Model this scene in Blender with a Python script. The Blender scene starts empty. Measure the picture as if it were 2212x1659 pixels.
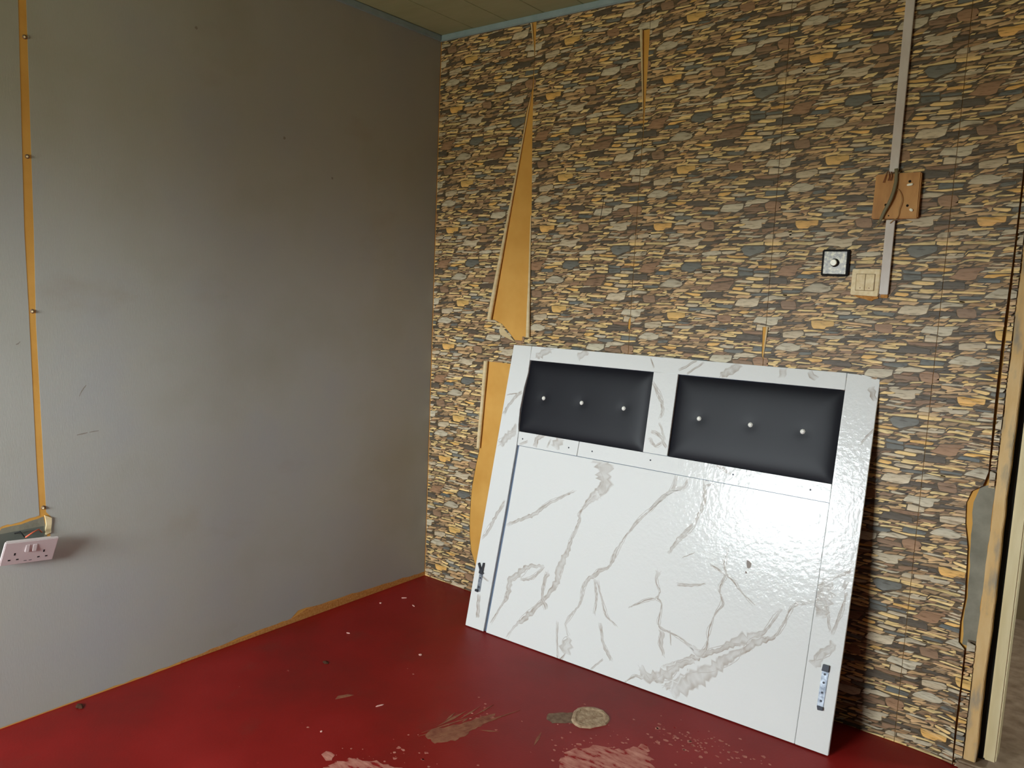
import bpy, bmesh, math, random
from mathutils import Vector, Matrix
from mathutils.geometry import tessellate_polygon

sc = bpy.context.scene
C = sc.collection

def lin(r, g, b):
    def f(c):
        c /= 255.0
        return c / 12.92 if c <= 0.04045 else ((c + 0.055) / 1.055) ** 2.4
    return (f(r), f(g), f(b))

# ------------------------------------------------------------------ camera
YAW, PITCH, ROLL = math.radians(37.9456), math.radians(-6.7795), math.radians(2.4922)
cam_data = bpy.data.cameras.new('camera')
cam = bpy.data.objects.new('camera', cam_data)
C.objects.link(cam)
fw = Vector((-math.sin(YAW) * math.cos(PITCH), math.cos(YAW) * math.cos(PITCH), math.sin(PITCH)))
rt = Vector((math.cos(YAW), math.sin(YAW), 0.0))
up = rt.cross(fw)
r2 = math.cos(ROLL) * rt + math.sin(ROLL) * up
u2 = -math.sin(ROLL) * rt + math.cos(ROLL) * up
m = Matrix((( r2.x, u2.x, -fw.x, 2.5696), (r2.y, u2.y, -fw.y, -2.6739), (r2.z, u2.z, -fw.z, 1.3887), (0, 0, 0, 1)))
cam.matrix_world = m
cam_data.sensor_width = 36.0
cam_data.lens = 1706.209 / 2212 * 36.0
cam_data.clip_start = 0.01
sc.camera = cam

# ------------------------------------------------------------------ sky and light
world = bpy.data.worlds.new('overcast_sky')
sc.world = world
world.use_nodes = True
nt = world.node_tree
nt.nodes.clear()
wo = nt.nodes.new('ShaderNodeOutputWorld')
bg = nt.nodes.new('ShaderNodeBackground')
tc = nt.nodes.new('ShaderNodeTexCoord')
sx = nt.nodes.new('ShaderNodeSeparateXYZ')
rp = nt.nodes.new('ShaderNodeValToRGB')
nt.links.new(tc.outputs['Generated'], sx.inputs[0])
mr = nt.nodes.new('ShaderNodeMapRange')
mr.inputs['From Min'].default_value = -1
mr.inputs['From Max'].default_value = 1
nt.links.new(sx.outputs['Z'], mr.inputs['Value'])
nt.links.new(mr.outputs[0], rp.inputs[0])
e = rp.color_ramp.elements
e[0].position = 0.46; e[0].color = (0.23, 0.24, 0.18, 1)      # hazy ground below the horizon
e[1].position = 0.53; e[1].color = (0.88, 0.96, 1.0, 1)        # bright overcast sky
nt.links.new(rp.outputs[0], bg.inputs[0])
bg.inputs[1].default_value = 36.0
nt.links.new(bg.outputs[0], wo.inputs[0])

WIN = dict(x0=0.20, x1=1.38, z0=0.92, z1=1.80, y=-4.2)          # window opening in the wall behind the camera
pl = bpy.data.lights.new('window_daylight', 'AREA')
pl.shape = 'RECTANGLE'
pl.size = WIN['x1'] - WIN['x0']; pl.size_y = WIN['z1'] - WIN['z0']
pl.cycles.is_portal = True
plo = bpy.data.objects.new('window_daylight', pl)
C.objects.link(plo)
plo.location = ((WIN['x0'] + WIN['x1']) / 2, -4.205, (WIN['z0'] + WIN['z1']) / 2)
plo.rotation_euler = (math.radians(90), 0, 0)                  # faces +y, into the room

ph = bpy.data.lights.new('added_hall_daylight', 'AREA')             # unseen opening in the hall's end wall, added to brighten the hall
ph.shape = 'RECTANGLE'; ph.size = 0.55; ph.size_y = 0.40
ph.cycles.is_portal = True
pho = bpy.data.objects.new('added_hall_daylight', ph)
C.objects.link(pho)
pho.location = (3.755, 0.80, 1.475)
pho.rotation_euler = (0, math.radians(90), 0)                  # faces -x, into the hall

sc.view_settings.view_transform = 'Standard'
sc.view_settings.look = 'None'
sc.view_settings.gamma = 1.0
sc.view_settings.exposure = 0.68
sc.view_settings.use_curve_mapping = False
sc.cycles.max_bounces = 10
sc.cycles.diffuse_bounces = 6

# ------------------------------------------------------------------ helpers
def obj(name, me, mat=None, parent=None, label=None, cat=None, group=None, kind=None, loc=None):
    o = bpy.data.objects.new(name, me)
    C.objects.link(o)
    if mat is not None and me is not None and not me.materials:
        me.materials.append(mat)
    if parent is not None: o.parent = parent
    if label: o['label'] = label
    if cat: o['category'] = cat
    if group: o['group'] = group
    if kind: o['kind'] = kind
    if loc is not None: o.location = loc
    return o

class MB:
    """collects polygons (optionally coloured) into one mesh"""
    def __init__(s): s.v = []; s.f = []; s.c = []; s.col = False
    def add(s, vs, fs, cols=None):
        b = len(s.v); s.v += [tuple(v) for v in vs]
        s.f += [tuple(i + b for i in f) for f in fs]
        if cols is None: s.c += [(1, 1, 1, 1)] * len(vs)
        else:
            s.col = True; s.c += [tuple(c) for c in cols]
        return s
    def box(s, a, b, M=None):
        (x0, y0, z0), (x1, y1, z1) = a, b
        vs = [(x0,y0,z0),(x1,y0,z0),(x1,y1,z0),(x0,y1,z0),(x0,y0,z1),(x1,y0,z1),(x1,y1,z1),(x0,y1,z1)]
        if M is not None: vs = [M @ Vector(v) for v in vs]
        return s.add(vs, [(3,2,1,0),(4,5,6,7),(0,1,5,4),(1,2,6,5),(2,3,7,6),(3,0,4,7)])
    def prism(s, poly, d0, d1, M):
        """poly in (a,b), extruded from depth d0 to d1; M maps (a,b,d)"""
        n = len(poly)
        vs = [M @ Vector((a, b, d0)) for a, b in poly] + [M @ Vector((a, b, d1)) for a, b in poly]
        tr = tessellate_polygon([[Vector((a, b, 0)) for a, b in poly]])
        ar = sum(poly[i][0]*poly[(i+1) % n][1] - poly[i][1]*poly[(i+1) % n][0] for i in range(n))
        fs = []
        for t in tr:
            (ax, ay), (bx, by), (cx, cy) = poly[t[0]], poly[t[1]], poly[t[2]]
            if (bx-ax)*(cy-ay) - (by-ay)*(cx-ax) < 0: t = (t[0], t[2], t[1])
            fs.append(tuple(i + n for i in t)); fs.append((t[2], t[1], t[0]))
        for i in range(n):
            j = (i + 1) % n
            fs.append((i, j, j + n, i + n) if ar > 0 else (j, i, i + n, j + n))
        return s.add(vs, fs)
    def tube(s, pts, rad, seg=10, flat=1.0, side=None):
        pts = [Vector(p) for p in pts]; n = len(pts)
        rs = rad if isinstance(rad, (list, tuple)) else [rad] * n
        rings = []
        for i, p in enumerate(pts):
            t = (pts[min(i + 1, n - 1)] - pts[max(i - 1, 0)]).normalized()
            ref = Vector(side) if side else (Vector((0, 1, 0)) if abs(t.y) < 0.9 else Vector((1, 0, 0)))
            a = t.cross(ref).normalized(); b = a.cross(t).normalized()
            rings.append([p + a * math.cos(k / seg * 2 * math.pi) * rs[i] + b * math.sin(k / seg * 2 * math.pi) * rs[i] * flat for k in range(seg)])
        vs = [v for r in rings for v in r]
        fs = [(i*seg + k, i*seg + (k+1) % seg, (i+1)*seg + (k+1) % seg, (i+1)*seg + k) for i in range(n-1) for k in range(seg)]
        fs += [tuple(reversed(range(seg))), tuple((n-1)*seg + k for k in range(seg))]
        return s.add(vs, fs)
    def cyl(s, c, ax, r, h, seg=20, r1=None):
        ax = Vector(ax).normalized(); c = Vector(c)
        return s.tube([c, c + ax * h], [r, r if r1 is None else r1], seg, side=(0.3, 0.2, 0.9) if abs(ax.z) < 0.8 else (1, 0, 0))
    def mesh(s, name, smooth=False, bevel=0):
        me = bpy.data.meshes.new(name)
        me.from_pydata(s.v, [], s.f)
        if s.col:
            at = me.color_attributes.new('print', 'FLOAT_COLOR', 'POINT')
            at.data.foreach_set('color', [x for c in s.c for x in c])
        if bevel or not s.col:
            bm = bmesh.new(); bm.from_mesh(me)
            if not s.col:
                bmesh.ops.recalc_face_normals(bm, faces=bm.faces[:])
            if bevel:
                ed = [e for e in bm.edges if e.is_manifold and e.calc_face_angle(0) > 0.6]
                bmesh.ops.bevel(bm, geom=ed, offset=bevel, segments=2, affect='EDGES', clamp_overlap=True)
            bm.to_mesh(me); bm.free()
        if smooth:
            me.polygons.foreach_set('use_smooth', [True] * len(me.polygons))
        me.update()
        return me

def clip_poly(poly, win):
    """Sutherland-Hodgman; poly points carry any number of attributes after x,y; win convex, any winding"""
    n = len(win)
    ar = sum(win[i][0]*win[(i+1) % n][1] - win[i][1]*win[(i+1) % n][0] for i in range(n))
    w = win if ar > 0 else win[::-1]
    out = poly
    for i in range(n):
        (ax, ay), (bx, by) = w[i][:2], w[(i+1) % n][:2]
        if not out: return []
        inp, out = out, []
        side = lambda q: (bx-ax)*(q[1]-ay) - (by-ay)*(q[0]-ax)
        for k in range(len(inp)):
            a, b = inp[k-1], inp[k]
            sa, sb = side(a), side(b)
            if (sa >= 0) != (sb >= 0):
                t = sa / (sa - sb)
                out.append(tuple(x + (y - x) * t for x, y in zip(a, b)))
            if sb >= 0: out.append(b)
    return out

def poly_area(p):
    return 0.5 * sum(p[i-1][0]*p[i][1] - p[i-1][1]*p[i][0] for i in range(len(p)))

# ------------------------------------------------------------------ materials
MATS = {}
def mat(name, col, rough=0.6, spec=0.5, metal=0.0, noise=None, bump=None, attr=False, coords='Object', stain=None, trans=0.0):
    """noise = (scale xyz, detail, list of (pos,rgb));  bump = (scale xyz, strength, distance)"""
    mt = bpy.data.materials.new(name); mt.use_nodes = True
    n = mt.node_tree; b = n.nodes['Principled BSDF']
    b.inputs['Roughness'].default_value = rough
    b.inputs['Specular IOR Level'].default_value = spec
    b.inputs['Metallic'].default_value = metal
    b.inputs['Transmission Weight'].default_value = trans
    b.inputs['Base Color'].default_value = (*lin(*col), 1)
    tcn = n.nodes.new('ShaderNodeTexCoord')
    def noise_node(scale, detail=4, rough_=0.55):
        mp = n.nodes.new('ShaderNodeMapping'); mp.inputs['Scale'].default_value = scale
        n.links.new(tcn.outputs[coords], mp.inputs[0])
        t = n.nodes.new('ShaderNodeTexNoise'); t.inputs['Scale'].default_value = 1.0
        t.inputs['Detail'].default_value = detail; t.inputs['Roughness'].default_value = rough_
        n.links.new(mp.outputs[0], t.inputs['Vector'])
        return t
    src = None
    if noise:
        t = noise_node(noise[0], noise[1])
        r = n.nodes.new('ShaderNodeValToRGB')
        els = noise[2]
        r.color_ramp.elements[0].position = els[0][0]; r.color_ramp.elements[0].color = (*lin(*els[0][1]), 1)
        r.color_ramp.elements[1].position = els[-1][0]; r.color_ramp.elements[1].color = (*lin(*els[-1][1]), 1)
        for ps, cc in els[1:-1]:
            q = r.color_ramp.elements.new(ps); q.color = (*lin(*cc), 1)
        n.links.new(t.outputs['Fac'], r.inputs[0])
        src = r.outputs[0]
    if stain:                                    # (scale, rgb, threshold, strength): blotchy dirt of its own shape
        t = noise_node(stain[0], 5, 0.6)
        mrn = n.nodes.new('ShaderNodeMapRange')
        mrn.inputs['From Min'].default_value = stain[2]; mrn.inputs['From Max'].default_value = stain[2] + 0.16
        mrn.inputs['To Max'].default_value = stain[3]
        n.links.new(t.outputs['Fac'], mrn.inputs['Value'])
        mx = n.nodes.new('ShaderNodeMix'); mx.data_type = 'RGBA'
        n.links.new(mrn.outputs[0], mx.inputs['Factor'])
        if src: n.links.new(src, mx.inputs[6])
        else: mx.inputs[6].default_value = (*lin(*col), 1)
        mx.inputs[7].default_value = (*lin(*stain[1]), 1)
        src = mx.outputs[2]
    if attr:                                     # printed colour carried by the mesh, times the noise grain
        a = n.nodes.new('ShaderNodeAttribute'); a.attribute_name = 'print'
        if src:
            mx = n.nodes.new('ShaderNodeMix'); mx.data_type = 'RGBA'; mx.blend_type = 'MULTIPLY'
            mx.inputs['Factor'].default_value = 1.0
            n.links.new(a.outputs['Color'], mx.inputs[6]); n.links.new(src, mx.inputs[7])
            src = mx.outputs[2]
        else: src = a.outputs['Color']
    if src: n.links.new(src, b.inputs['Base Color'])
    if bump:
        t = noise_node(bump[0], 3)
        bp = n.nodes.new('ShaderNodeBump'); bp.inputs['Strength'].default_value = bump[1]; bp.inputs['Distance'].default_value = bump[2]
        n.links.new(t.outputs['Fac'], bp.inputs['Height']); n.links.new(bp.outputs[0], b.inputs['Normal'])
    MATS[name] = mt
    return mt

M_OCHRE = mat('ochre_wall_paint', (214, 160, 78), 0.75, 0.3, noise=((6, 6, 6), 3, [(0.3, (205, 150, 68)), (0.7, (220, 168, 86))]), bump=((60, 60, 60), 0.2, 0.002))
M_GREY = mat('grey_wallpaper', (168, 168, 160), 0.55, 0.35, noise=((2.2, 2.2, 2.2), 4, [(0.3, (164, 163, 151)), (0.5, (170, 170, 162)), (0.7, (166, 167, 165))]),
             bump=((420, 420, 60), 0.35, 0.0006), stain=((1.6, 1.6, 3.2), (148, 134, 114), 0.60, 0.4))
M_PLAIN = mat('pale_plaster', (116, 114, 108), 0.8, 0.3, noise=((3, 3, 3), 4, [(0.3, (110, 108, 102)), (0.7, (122, 120, 113))]))
M_CEIL = mat('ceiling_board', (186, 176, 140), 0.7, 0.3, noise=((3, 14, 3), 4, [(0.3, (166, 174, 138)), (0.7, (178, 186, 152))]))
M_TRIM = mat('blue_grey_paint', (150, 170, 178), 0.55, 0.4, noise=((20, 20, 20), 3, [(0.3, (142, 164, 172)), (0.7, (158, 178, 186))]))
M_FLOOR = mat('red_floor_paint', (138, 22, 19), 0.5, 0.28, noise=((1.7, 1.7, 1.7), 5, [(0.28, (108, 22, 16)), (0.5, (130, 18, 14)), (0.72, (146, 28, 26))]),
              bump=((130, 130, 130), 0.25, 0.0015), stain=((4, 4, 4), (112, 46, 36), 0.58, 0.45))
M_WORN = mat('worn_bare_screed', (186, 118, 104), 0.8, 0.25, noise=((22, 60, 22), 6, [(0.38, (140, 26, 22)), (0.43, (168, 96, 84)), (0.7, (204, 144, 126))]))
M_SMEAR = mat('brown_smear', (128, 78, 54), 0.75, 0.25, noise=((30, 30, 30), 5, [(0.3, (118, 62, 46)), (0.7, (152, 102, 74))]))
M_CEMENT = mat('cement_dab', (176, 148, 118), 0.9, 0.2, noise=((60, 60, 60), 5, [(0.3, (148, 118, 92)), (0.7, (192, 168, 138))]), bump=((150, 150, 150), 0.8, 0.004))
M_CEMENT_D = mat('damp_cement', (120, 96, 76), 0.9, 0.2, noise=((60, 60, 60), 5, [(0.3, (100, 76, 62)), (0.7, (136, 112, 90))]))
M_PRINT = mat('stone_print_paper', (255, 255, 255), 0.5, 0.35, attr=True, noise=((30, 30, 170), 6, [(0.28, (160, 152, 140)), (0.46, (238, 235, 230)), (0.7, (255, 255, 255))]))
M_PAPER = mat('stone_print_ground', (70, 56, 42), 0.5, 0.35, noise=((22, 22, 120), 6, [(0.30, (48, 41, 31)), (0.45, (80, 66, 47)), (0.55, (110, 92, 66)), (0.62, (78, 72, 62)), (0.75, (146, 122, 88))]))
M_BACK = mat('paper_back', (224, 202, 156), 0.6, 0.3, noise=((8, 8, 60), 3, [(0.3, (214, 190, 142)), (0.7, (230, 210, 168))]))
M_SCREED = mat('bare_grey_plaster', (132, 128, 112), 0.85, 0.2, noise=((14, 14, 14), 5, [(0.3, (118, 114, 99)), (0.7, (146, 142, 125))]), bump=((90, 90, 90), 0.4, 0.002))
M_DARK = mat('dark_gap', (38, 36, 32), 0.9, 0.1)
M_SCUFF = mat('scuff', (138, 132, 122), 0.8, 0.2)
M_LAM = mat('marble_laminate', (227, 228, 225), 0.11, 0.2, bump=((62, 62, 62), 0.5, 0.002))
M_LAMV = mat('marble_laminate_print', (227, 228, 225), 0.11, 0.2, attr=True, bump=((62, 62, 62), 0.5, 0.002))
M_BACKB = mat('grey_backing_board', (112, 128, 150), 0.6, 0.3)
M_LEATHER = mat('black_leatherette', (15, 16, 24), 0.5, 0.3, bump=((300, 300, 300), 0.12, 0.0006))
M_CRYSTAL = mat('crystal', (252, 250, 240), 0.05, 1.0)
M_STEEL = mat('zinc_plate', (150, 158, 168), 0.35, 0.5, metal=0.7, noise=((80, 80, 80), 4, [(0.35, (120, 128, 138)), (0.65, (178, 186, 196))]))
M_STEEL_D = mat('dark_steel', (58, 60, 66), 0.5, 0.5, metal=0.5)
M_WOOD = mat('varnished_block', (178, 116, 58), 0.55, 0.4, noise=((26, 26, 9), 5, [(0.3, (178, 122, 62)), (0.55, (202, 146, 80)), (0.75, (212, 158, 92))]))
M_PLASTIC = mat('white_plastic_trunking', (212, 202, 196), 0.45, 0.4, noise=((20, 20, 8), 4, [(0.3, (204, 192, 184)), (0.7, (220, 212, 206))]))
M_SOCKET = mat('socket_plastic', (206, 194, 192), 0.35, 0.45)
M_IVORY = mat('yellowed_plastic', (218, 190, 128), 0.4, 0.45, noise=((60, 60, 60), 4, [(0.3, (206, 172, 104)), (0.7, (228, 206, 150))]))
M_PUTTY = mat('ochre_filler', (196, 138, 70), 0.8, 0.2, noise=((120, 120, 120), 4, [(0.3, (176, 114, 52)), (0.7, (210, 156, 90))]))
M_CHROME = mat('mottled_plate', (120, 116, 112), 0.3, 0.5, noise=((70, 70, 70), 4, [(0.36, (70, 64, 62)), (0.5, (136, 130, 116)), (0.62, (214, 208, 178))]))
M_BLACK = mat('black_plastic', (26, 25, 26), 0.7, 0.2)
M_WHITE = mat('white_button', (250, 248, 226), 0.3, 0.5)
M_CABLE = mat('grey_cable', (128, 120, 92), 0.55, 0.35)
M_WIRE = mat('bare_wire', (186, 146, 92), 0.5, 0.4)
M_RED = mat('red_wire', (206, 96, 66), 0.45, 0.4)
M_TANWOOD = mat('worn_plaster_edge', (204, 160, 100), 0.8, 0.25, noise=((22, 22, 6), 6, [(0.32, (158, 146, 124)), (0.46, (210, 174, 118)), (0.6, (216, 184, 132)), (0.72, (172, 156, 126))]))
M_CREAM = mat('cream_door_paint', (214, 198, 152), 0.5, 0.4, noise=((30, 30, 4), 4, [(0.3, (204, 186, 138)), (0.7, (222, 208, 166))]))
M_HALL = mat('hall_plaster', (150, 138, 108), 0.8, 0.2)
M_CONC = mat('bare_concrete', (150, 128, 104), 0.85, 0.2, noise=((20, 20, 20), 5, [(0.3, (128, 106, 84)), (0.7, (166, 144, 120))]))

ID = Matrix.Identity(4)
XZ = Matrix(((1,0,0,0),(0,0,-1,0),(0,1,0,0),(0,0,0,1)))      # (a,b,d) -> (a, -d, b): right wall, depth towards the room
YZ = Matrix(((0,0,1,0),(1,0,0,0),(0,1,0,0),(0,0,0,1)))       # (a,b,d) -> (d, a, b): left wall
XY = ID

# ------------------------------------------------------------------ room shell
H = 2.5
RX, RY = 3.75, -4.2                                            # far side wall, window wall
floor = obj('floor', MB().box((0, RY, -0.08), (RX, 0.1, 0)).mesh('floor'), M_FLOOR, kind='structure', label='red painted concrete floor with worn patches')

wall_left = obj('wall_left', MB().box((-0.15, RY, 0), (0, 0.15, H)).mesh('wall_left'), M_OCHRE, kind='structure', label='left wall covered in plain grey wallpaper')
DX0, DX1, DZ = 2.30, 3.25, 2.08                                # doorway in the stone-papered wall
w = MB().box((0, 0, 0), (DX0, 0.15, H)).box((DX1, 0, 0), (RX, 0.15, H)).box((DX0, 0, DZ), (DX1, 0.15, H))
wall_right = obj('wall_right', w.mesh('wall_right'), M_OCHRE, kind='structure', label='right wall papered with printed stacked stone wallpaper')
w = MB()
w.box((0, RY - 0.15, 0), (WIN['x0'], RY, H)).box((WIN['x1'], RY - 0.15, 0), (RX, RY, H))
w.box((WIN['x0'], RY - 0.15, 0), (WIN['x1'], RY, WIN['z0'])).box((WIN['x0'], RY - 0.15, WIN['z1']), (WIN['x1'], RY, H))
wall_back = obj('wall_back', w.mesh('wall_back'), M_PLAIN, kind='structure', label='plain wall with the window behind the viewer')
wall_side = obj('wall_side', MB().box((RX, RY, 0), (RX + 0.15, 0.60, H)).box((RX, 1.0, 0), (RX + 0.15, 1.5, H)).box((RX, 0.60, 0), (RX + 0.15, 1.0, 1.2)).box((RX, 0.60, 1.75), (RX + 0.15, 1.0, H)).mesh('wall_side'), M_PLAIN, kind='structure', label='plain side wall beyond the doorway')  # the gap beside the hall is an unseen opening added for light
wall_hall = obj('wall_hall', MB().box((1.4, 1.5, 0), (RX + 0.15, 1.62, H)).box((1.4, 0.15, 0), (1.5, 1.5, H)).mesh('wall_hall'), M_HALL, kind='structure', label='dim hall wall seen through the doorway')

obj('floor_hall', MB().box((0, 0.1, -0.08), (RX, 1.5, 0)).mesh('floor_hall'), M_CONC, kind='structure', label='bare concrete hall floor beyond the doorway')
# window frame behind the viewer
wf = MB()
fx0, fx1, fz0, fz1, fy = WIN['x0'], WIN['x1'], WIN['z0'], WIN['z1'], RY - 0.1
wf.box((fx0, fy, fz0), (fx0 + 0.045, fy + 0.05, fz1)).box((fx1 - 0.045, fy, fz0), (fx1, fy + 0.05, fz1))
wf.box((fx0, fy, fz0), (fx1, fy + 0.05, fz0 + 0.045)).box((fx0, fy, fz1 - 0.045), (fx1, fy + 0.05, fz1))
window = obj('window_1', wf.mesh('window_1', bevel=0.004), M_CREAM, kind='structure', label='open casement window frame behind the viewer')
obj('window_sill', MB().box((fx0 - 0.03, RY - 0.15, fz0 - 0.03), (fx1 + 0.03, RY + 0.03, fz0)).mesh('window_sill', bevel=0.004), M_CREAM, window)

# ceiling boards, running away from the stone wall
ceiling = obj('ceiling', MB().box((0, RY, H + 0.012), (RX, 1.5, H + 0.05)).mesh('ceiling'), M_DARK, kind='structure', label='boarded ceiling of narrow cream panels')
brd = MB().box((0.0012, RY, H), (0.1868, 1.5, H + 0.011)).mesh('ceiling_panel', bevel=0.0015)
brd.materials.append(M_CEIL)
k = 0
x = 0.010 - 0.188
while x < RX:
    if x < 0:
        obj('ceiling_panel', MB().box((0.0, RY, H), (0.0088, 1.5, H + 0.011)).mesh('ceiling_panel'), M_CEIL, ceiling)
    elif x + 0.188 <= RX:
        obj('ceiling_panel', brd, None, ceiling, loc=(x, 0, 0))
    else:
        obj('ceiling_panel', MB().box((x + .0012, RY, H), (RX, 1.5, H + 0.011)).mesh('ceiling_panel'), M_CEIL, ceiling)
    x += 0.188

obj('trim_1', MB().box((0.0, -0.014, H - 0.026), (RX, 0.0, H)).mesh('trim_1', bevel=0.003), M_TRIM, kind='structure', label='blue grey cornice strip above the stone wallpaper')
obj('trim_2', MB().box((0.0, RY, H - 0.026), (0.014, -0.0145, H)).mesh('trim_2', bevel=0.003), M_TRIM, kind='structure', label='blue grey cornice strip above the grey wall')

# ------------------------------------------------------------------ grey wallpaper on the left wall
rnd = random.Random(11)
PT = 0.0016
GT = 0.0007
def sheet(name, poly, mt, parent, M, d0=0.0001, d1=PT, **kw):
    return obj(name, MB().prism(poly, d0, d1, M).mesh(name), mt, parent, **kw)
def jag(pts, amp, step, rnd):
    out = []
    for i in range(len(pts) - 1):
        (a, b), (c, d) = pts[i], pts[i+1]
        n = max(1, int(math.hypot(c - a, d - b) / step))
        for q in range(n):
            t = q / n
            out.append((a + (c-a)*t + (rnd.uniform(-amp, amp) if q else 0), b + (d-b)*t + (rnd.uniform(-amp, amp) if q else 0)))
    out.append(pts[-1])
    return out
# right of the bare strip (y from the strip to the corner); bottom edge torn off near the floor
bot = jag([(-1.672, 0.004), (-1.3, 0.006), (-1.13, 0.014), (-0.9, 0.022), (-0.78, 0.018), (-0.74, 0.046), (-0.5, 0.037), (-0.3, 0.03), (-0.003, 0.02)], 0.004, 0.035, rnd)
edge = [(-1.7, H), (-1.695, 1.498), (-1.696, 1.227), (-1.686, 0.80), (-1.682, 0.648), (-1.667, 0.628), (-1.672, 0.58), (-1.672, 0.52)]
sheet('grey_paper', bot + [(-0.003, H)] + edge, M_GREY, wall_left, YZ, 0.0001, GT)
edge2 = [(-1.7185, H), (-1.7205, 1.497), (-1.714, 1.227), (-1.706, 0.80), (-1.7015, 0.642)]
torn = jag([(-1.7015, 0.642), (-1.753, 0.632), (-1.805, 0.629), (-1.83, 0.60), (-1.83, 0.51), (-1.672, 0.50)], 0.003, 0.012, rnd)
sheet('grey_paper', edge2 + torn + [(-1.672, 0.004), (RY, 0.004), (RY, H)], M_GREY, wall_left, YZ, 0.0001, GT)
# flat socket box, recess shade in its colour; bare cement in the torn opening
sheet('cement_recess', jag([(-1.69, 0.636), (-1.705, 0.632), (-1.753, 0.624), (-1.806, 0.622), (-1.824, 0.595), (-1.824, 0.512), (-1.682, 0.512), (-1.684, 0.60), (-1.69, 0.636)], 0.002, 0.02, rnd)[:-1], M_SCREED, wall_left, YZ, 0.0001, 0.0004)
box = MB().prism([(-1.815, 0.606), (-1.69, 0.606), (-1.69, 0.52), (-1.815, 0.52)], 0.0004, 0.0006, YZ)
obj('socket_box_shade', box.mesh('socket_box_shade'), mat('box_shade', (96, 98, 90), 0.8, 0.2), wall_left, label='flat sheet with the wall box shade painted in')
sheet('chipped_filler', jag([(-1.688, 0.64), (-1.668, 0.628), (-1.671, 0.582), (-1.686, 0.578), (-1.684, 0.61), (-1.688, 0.64)], 0.0015, 0.012, rnd)[:-1], M_BACK, wall_left, YZ, 0.0001, 0.005)
for y, z in ((-1.705, 2.044), (-1.707, 1.712), (-1.705, 1.265), (-1.69, 0.664)):
    nl = obj('wall_plug', MB().cyl((0.0, y, z), (1, 0, 0), 0.0065, 0.004, 14, 0.005).mesh('wall_plug', True), M_CEMENT_D, wall_left)
    obj('nail', MB().cyl((0.004, y - 0.001, z - 0.001), (1, 0, 0), 0.003, 0.003, 10).mesh('nail', True), M_BACK, nl)
sheet('dirty_edge_band', jag([(-1.25, 0.001), (-0.004, 0.001)], 0, 0.05, rnd) + jag([(-0.004, 0.018), (-0.3, 0.028), (-0.5, 0.034), (-0.70, 0.040), (-0.76, 0.024), (-0.92, 0.018), (-1.25, 0.010)], 0.003, 0.03, rnd), M_PUTTY, wall_left, YZ, 0.0001, 0.0011)
def scuff(pts, wd):
    a = [(y, z + wd * (0.2 + 0.8 * math.sin(math.pi * (i + .5) / len(pts)))) for i, (y, z) in enumerate(pts)]
    b = [(y, z - wd * (0.2 + 0.8 * math.sin(math.pi * (i + .5) / len(pts)))) for i, (y, z) in enumerate(pts)]
    sheet('scuff_mark', b + a[::-1], M_SCUFF, wall_left, YZ, GT, GT + 0.0001)
scuff([(-1.578, 1.0), (-1.572, 1.013), (-1.563, 1.026), (-1.556, 1.034)], 0.003)
scuff([(-1.588, 0.878), (-1.57, 0.88), (-1.555, 0.882)], 0.002)
scuff([(-1.55, 0.882), (-1.535, 0.884), (-1.52, 0.884)], 0.0016)
scuff([(-1.752, 1.167), (-1.745, 1.170), (-1.74, 1.176)], 0.002)
for y, z in ((-1.179, 2.213), (-0.827, 1.916), (-0.60, 1.80)):
    sheet('nail_hole', [(y + 0.005 * math.cos(q) * rnd.uniform(.6, 1.3), z + 0.005 * math.sin(q) * rnd.uniform(.6, 1.3)) for q in [i * math.pi / 5 for i in range(10)]], M_SCUFF, wall_left, YZ, GT, GT + 0.0004)

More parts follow.
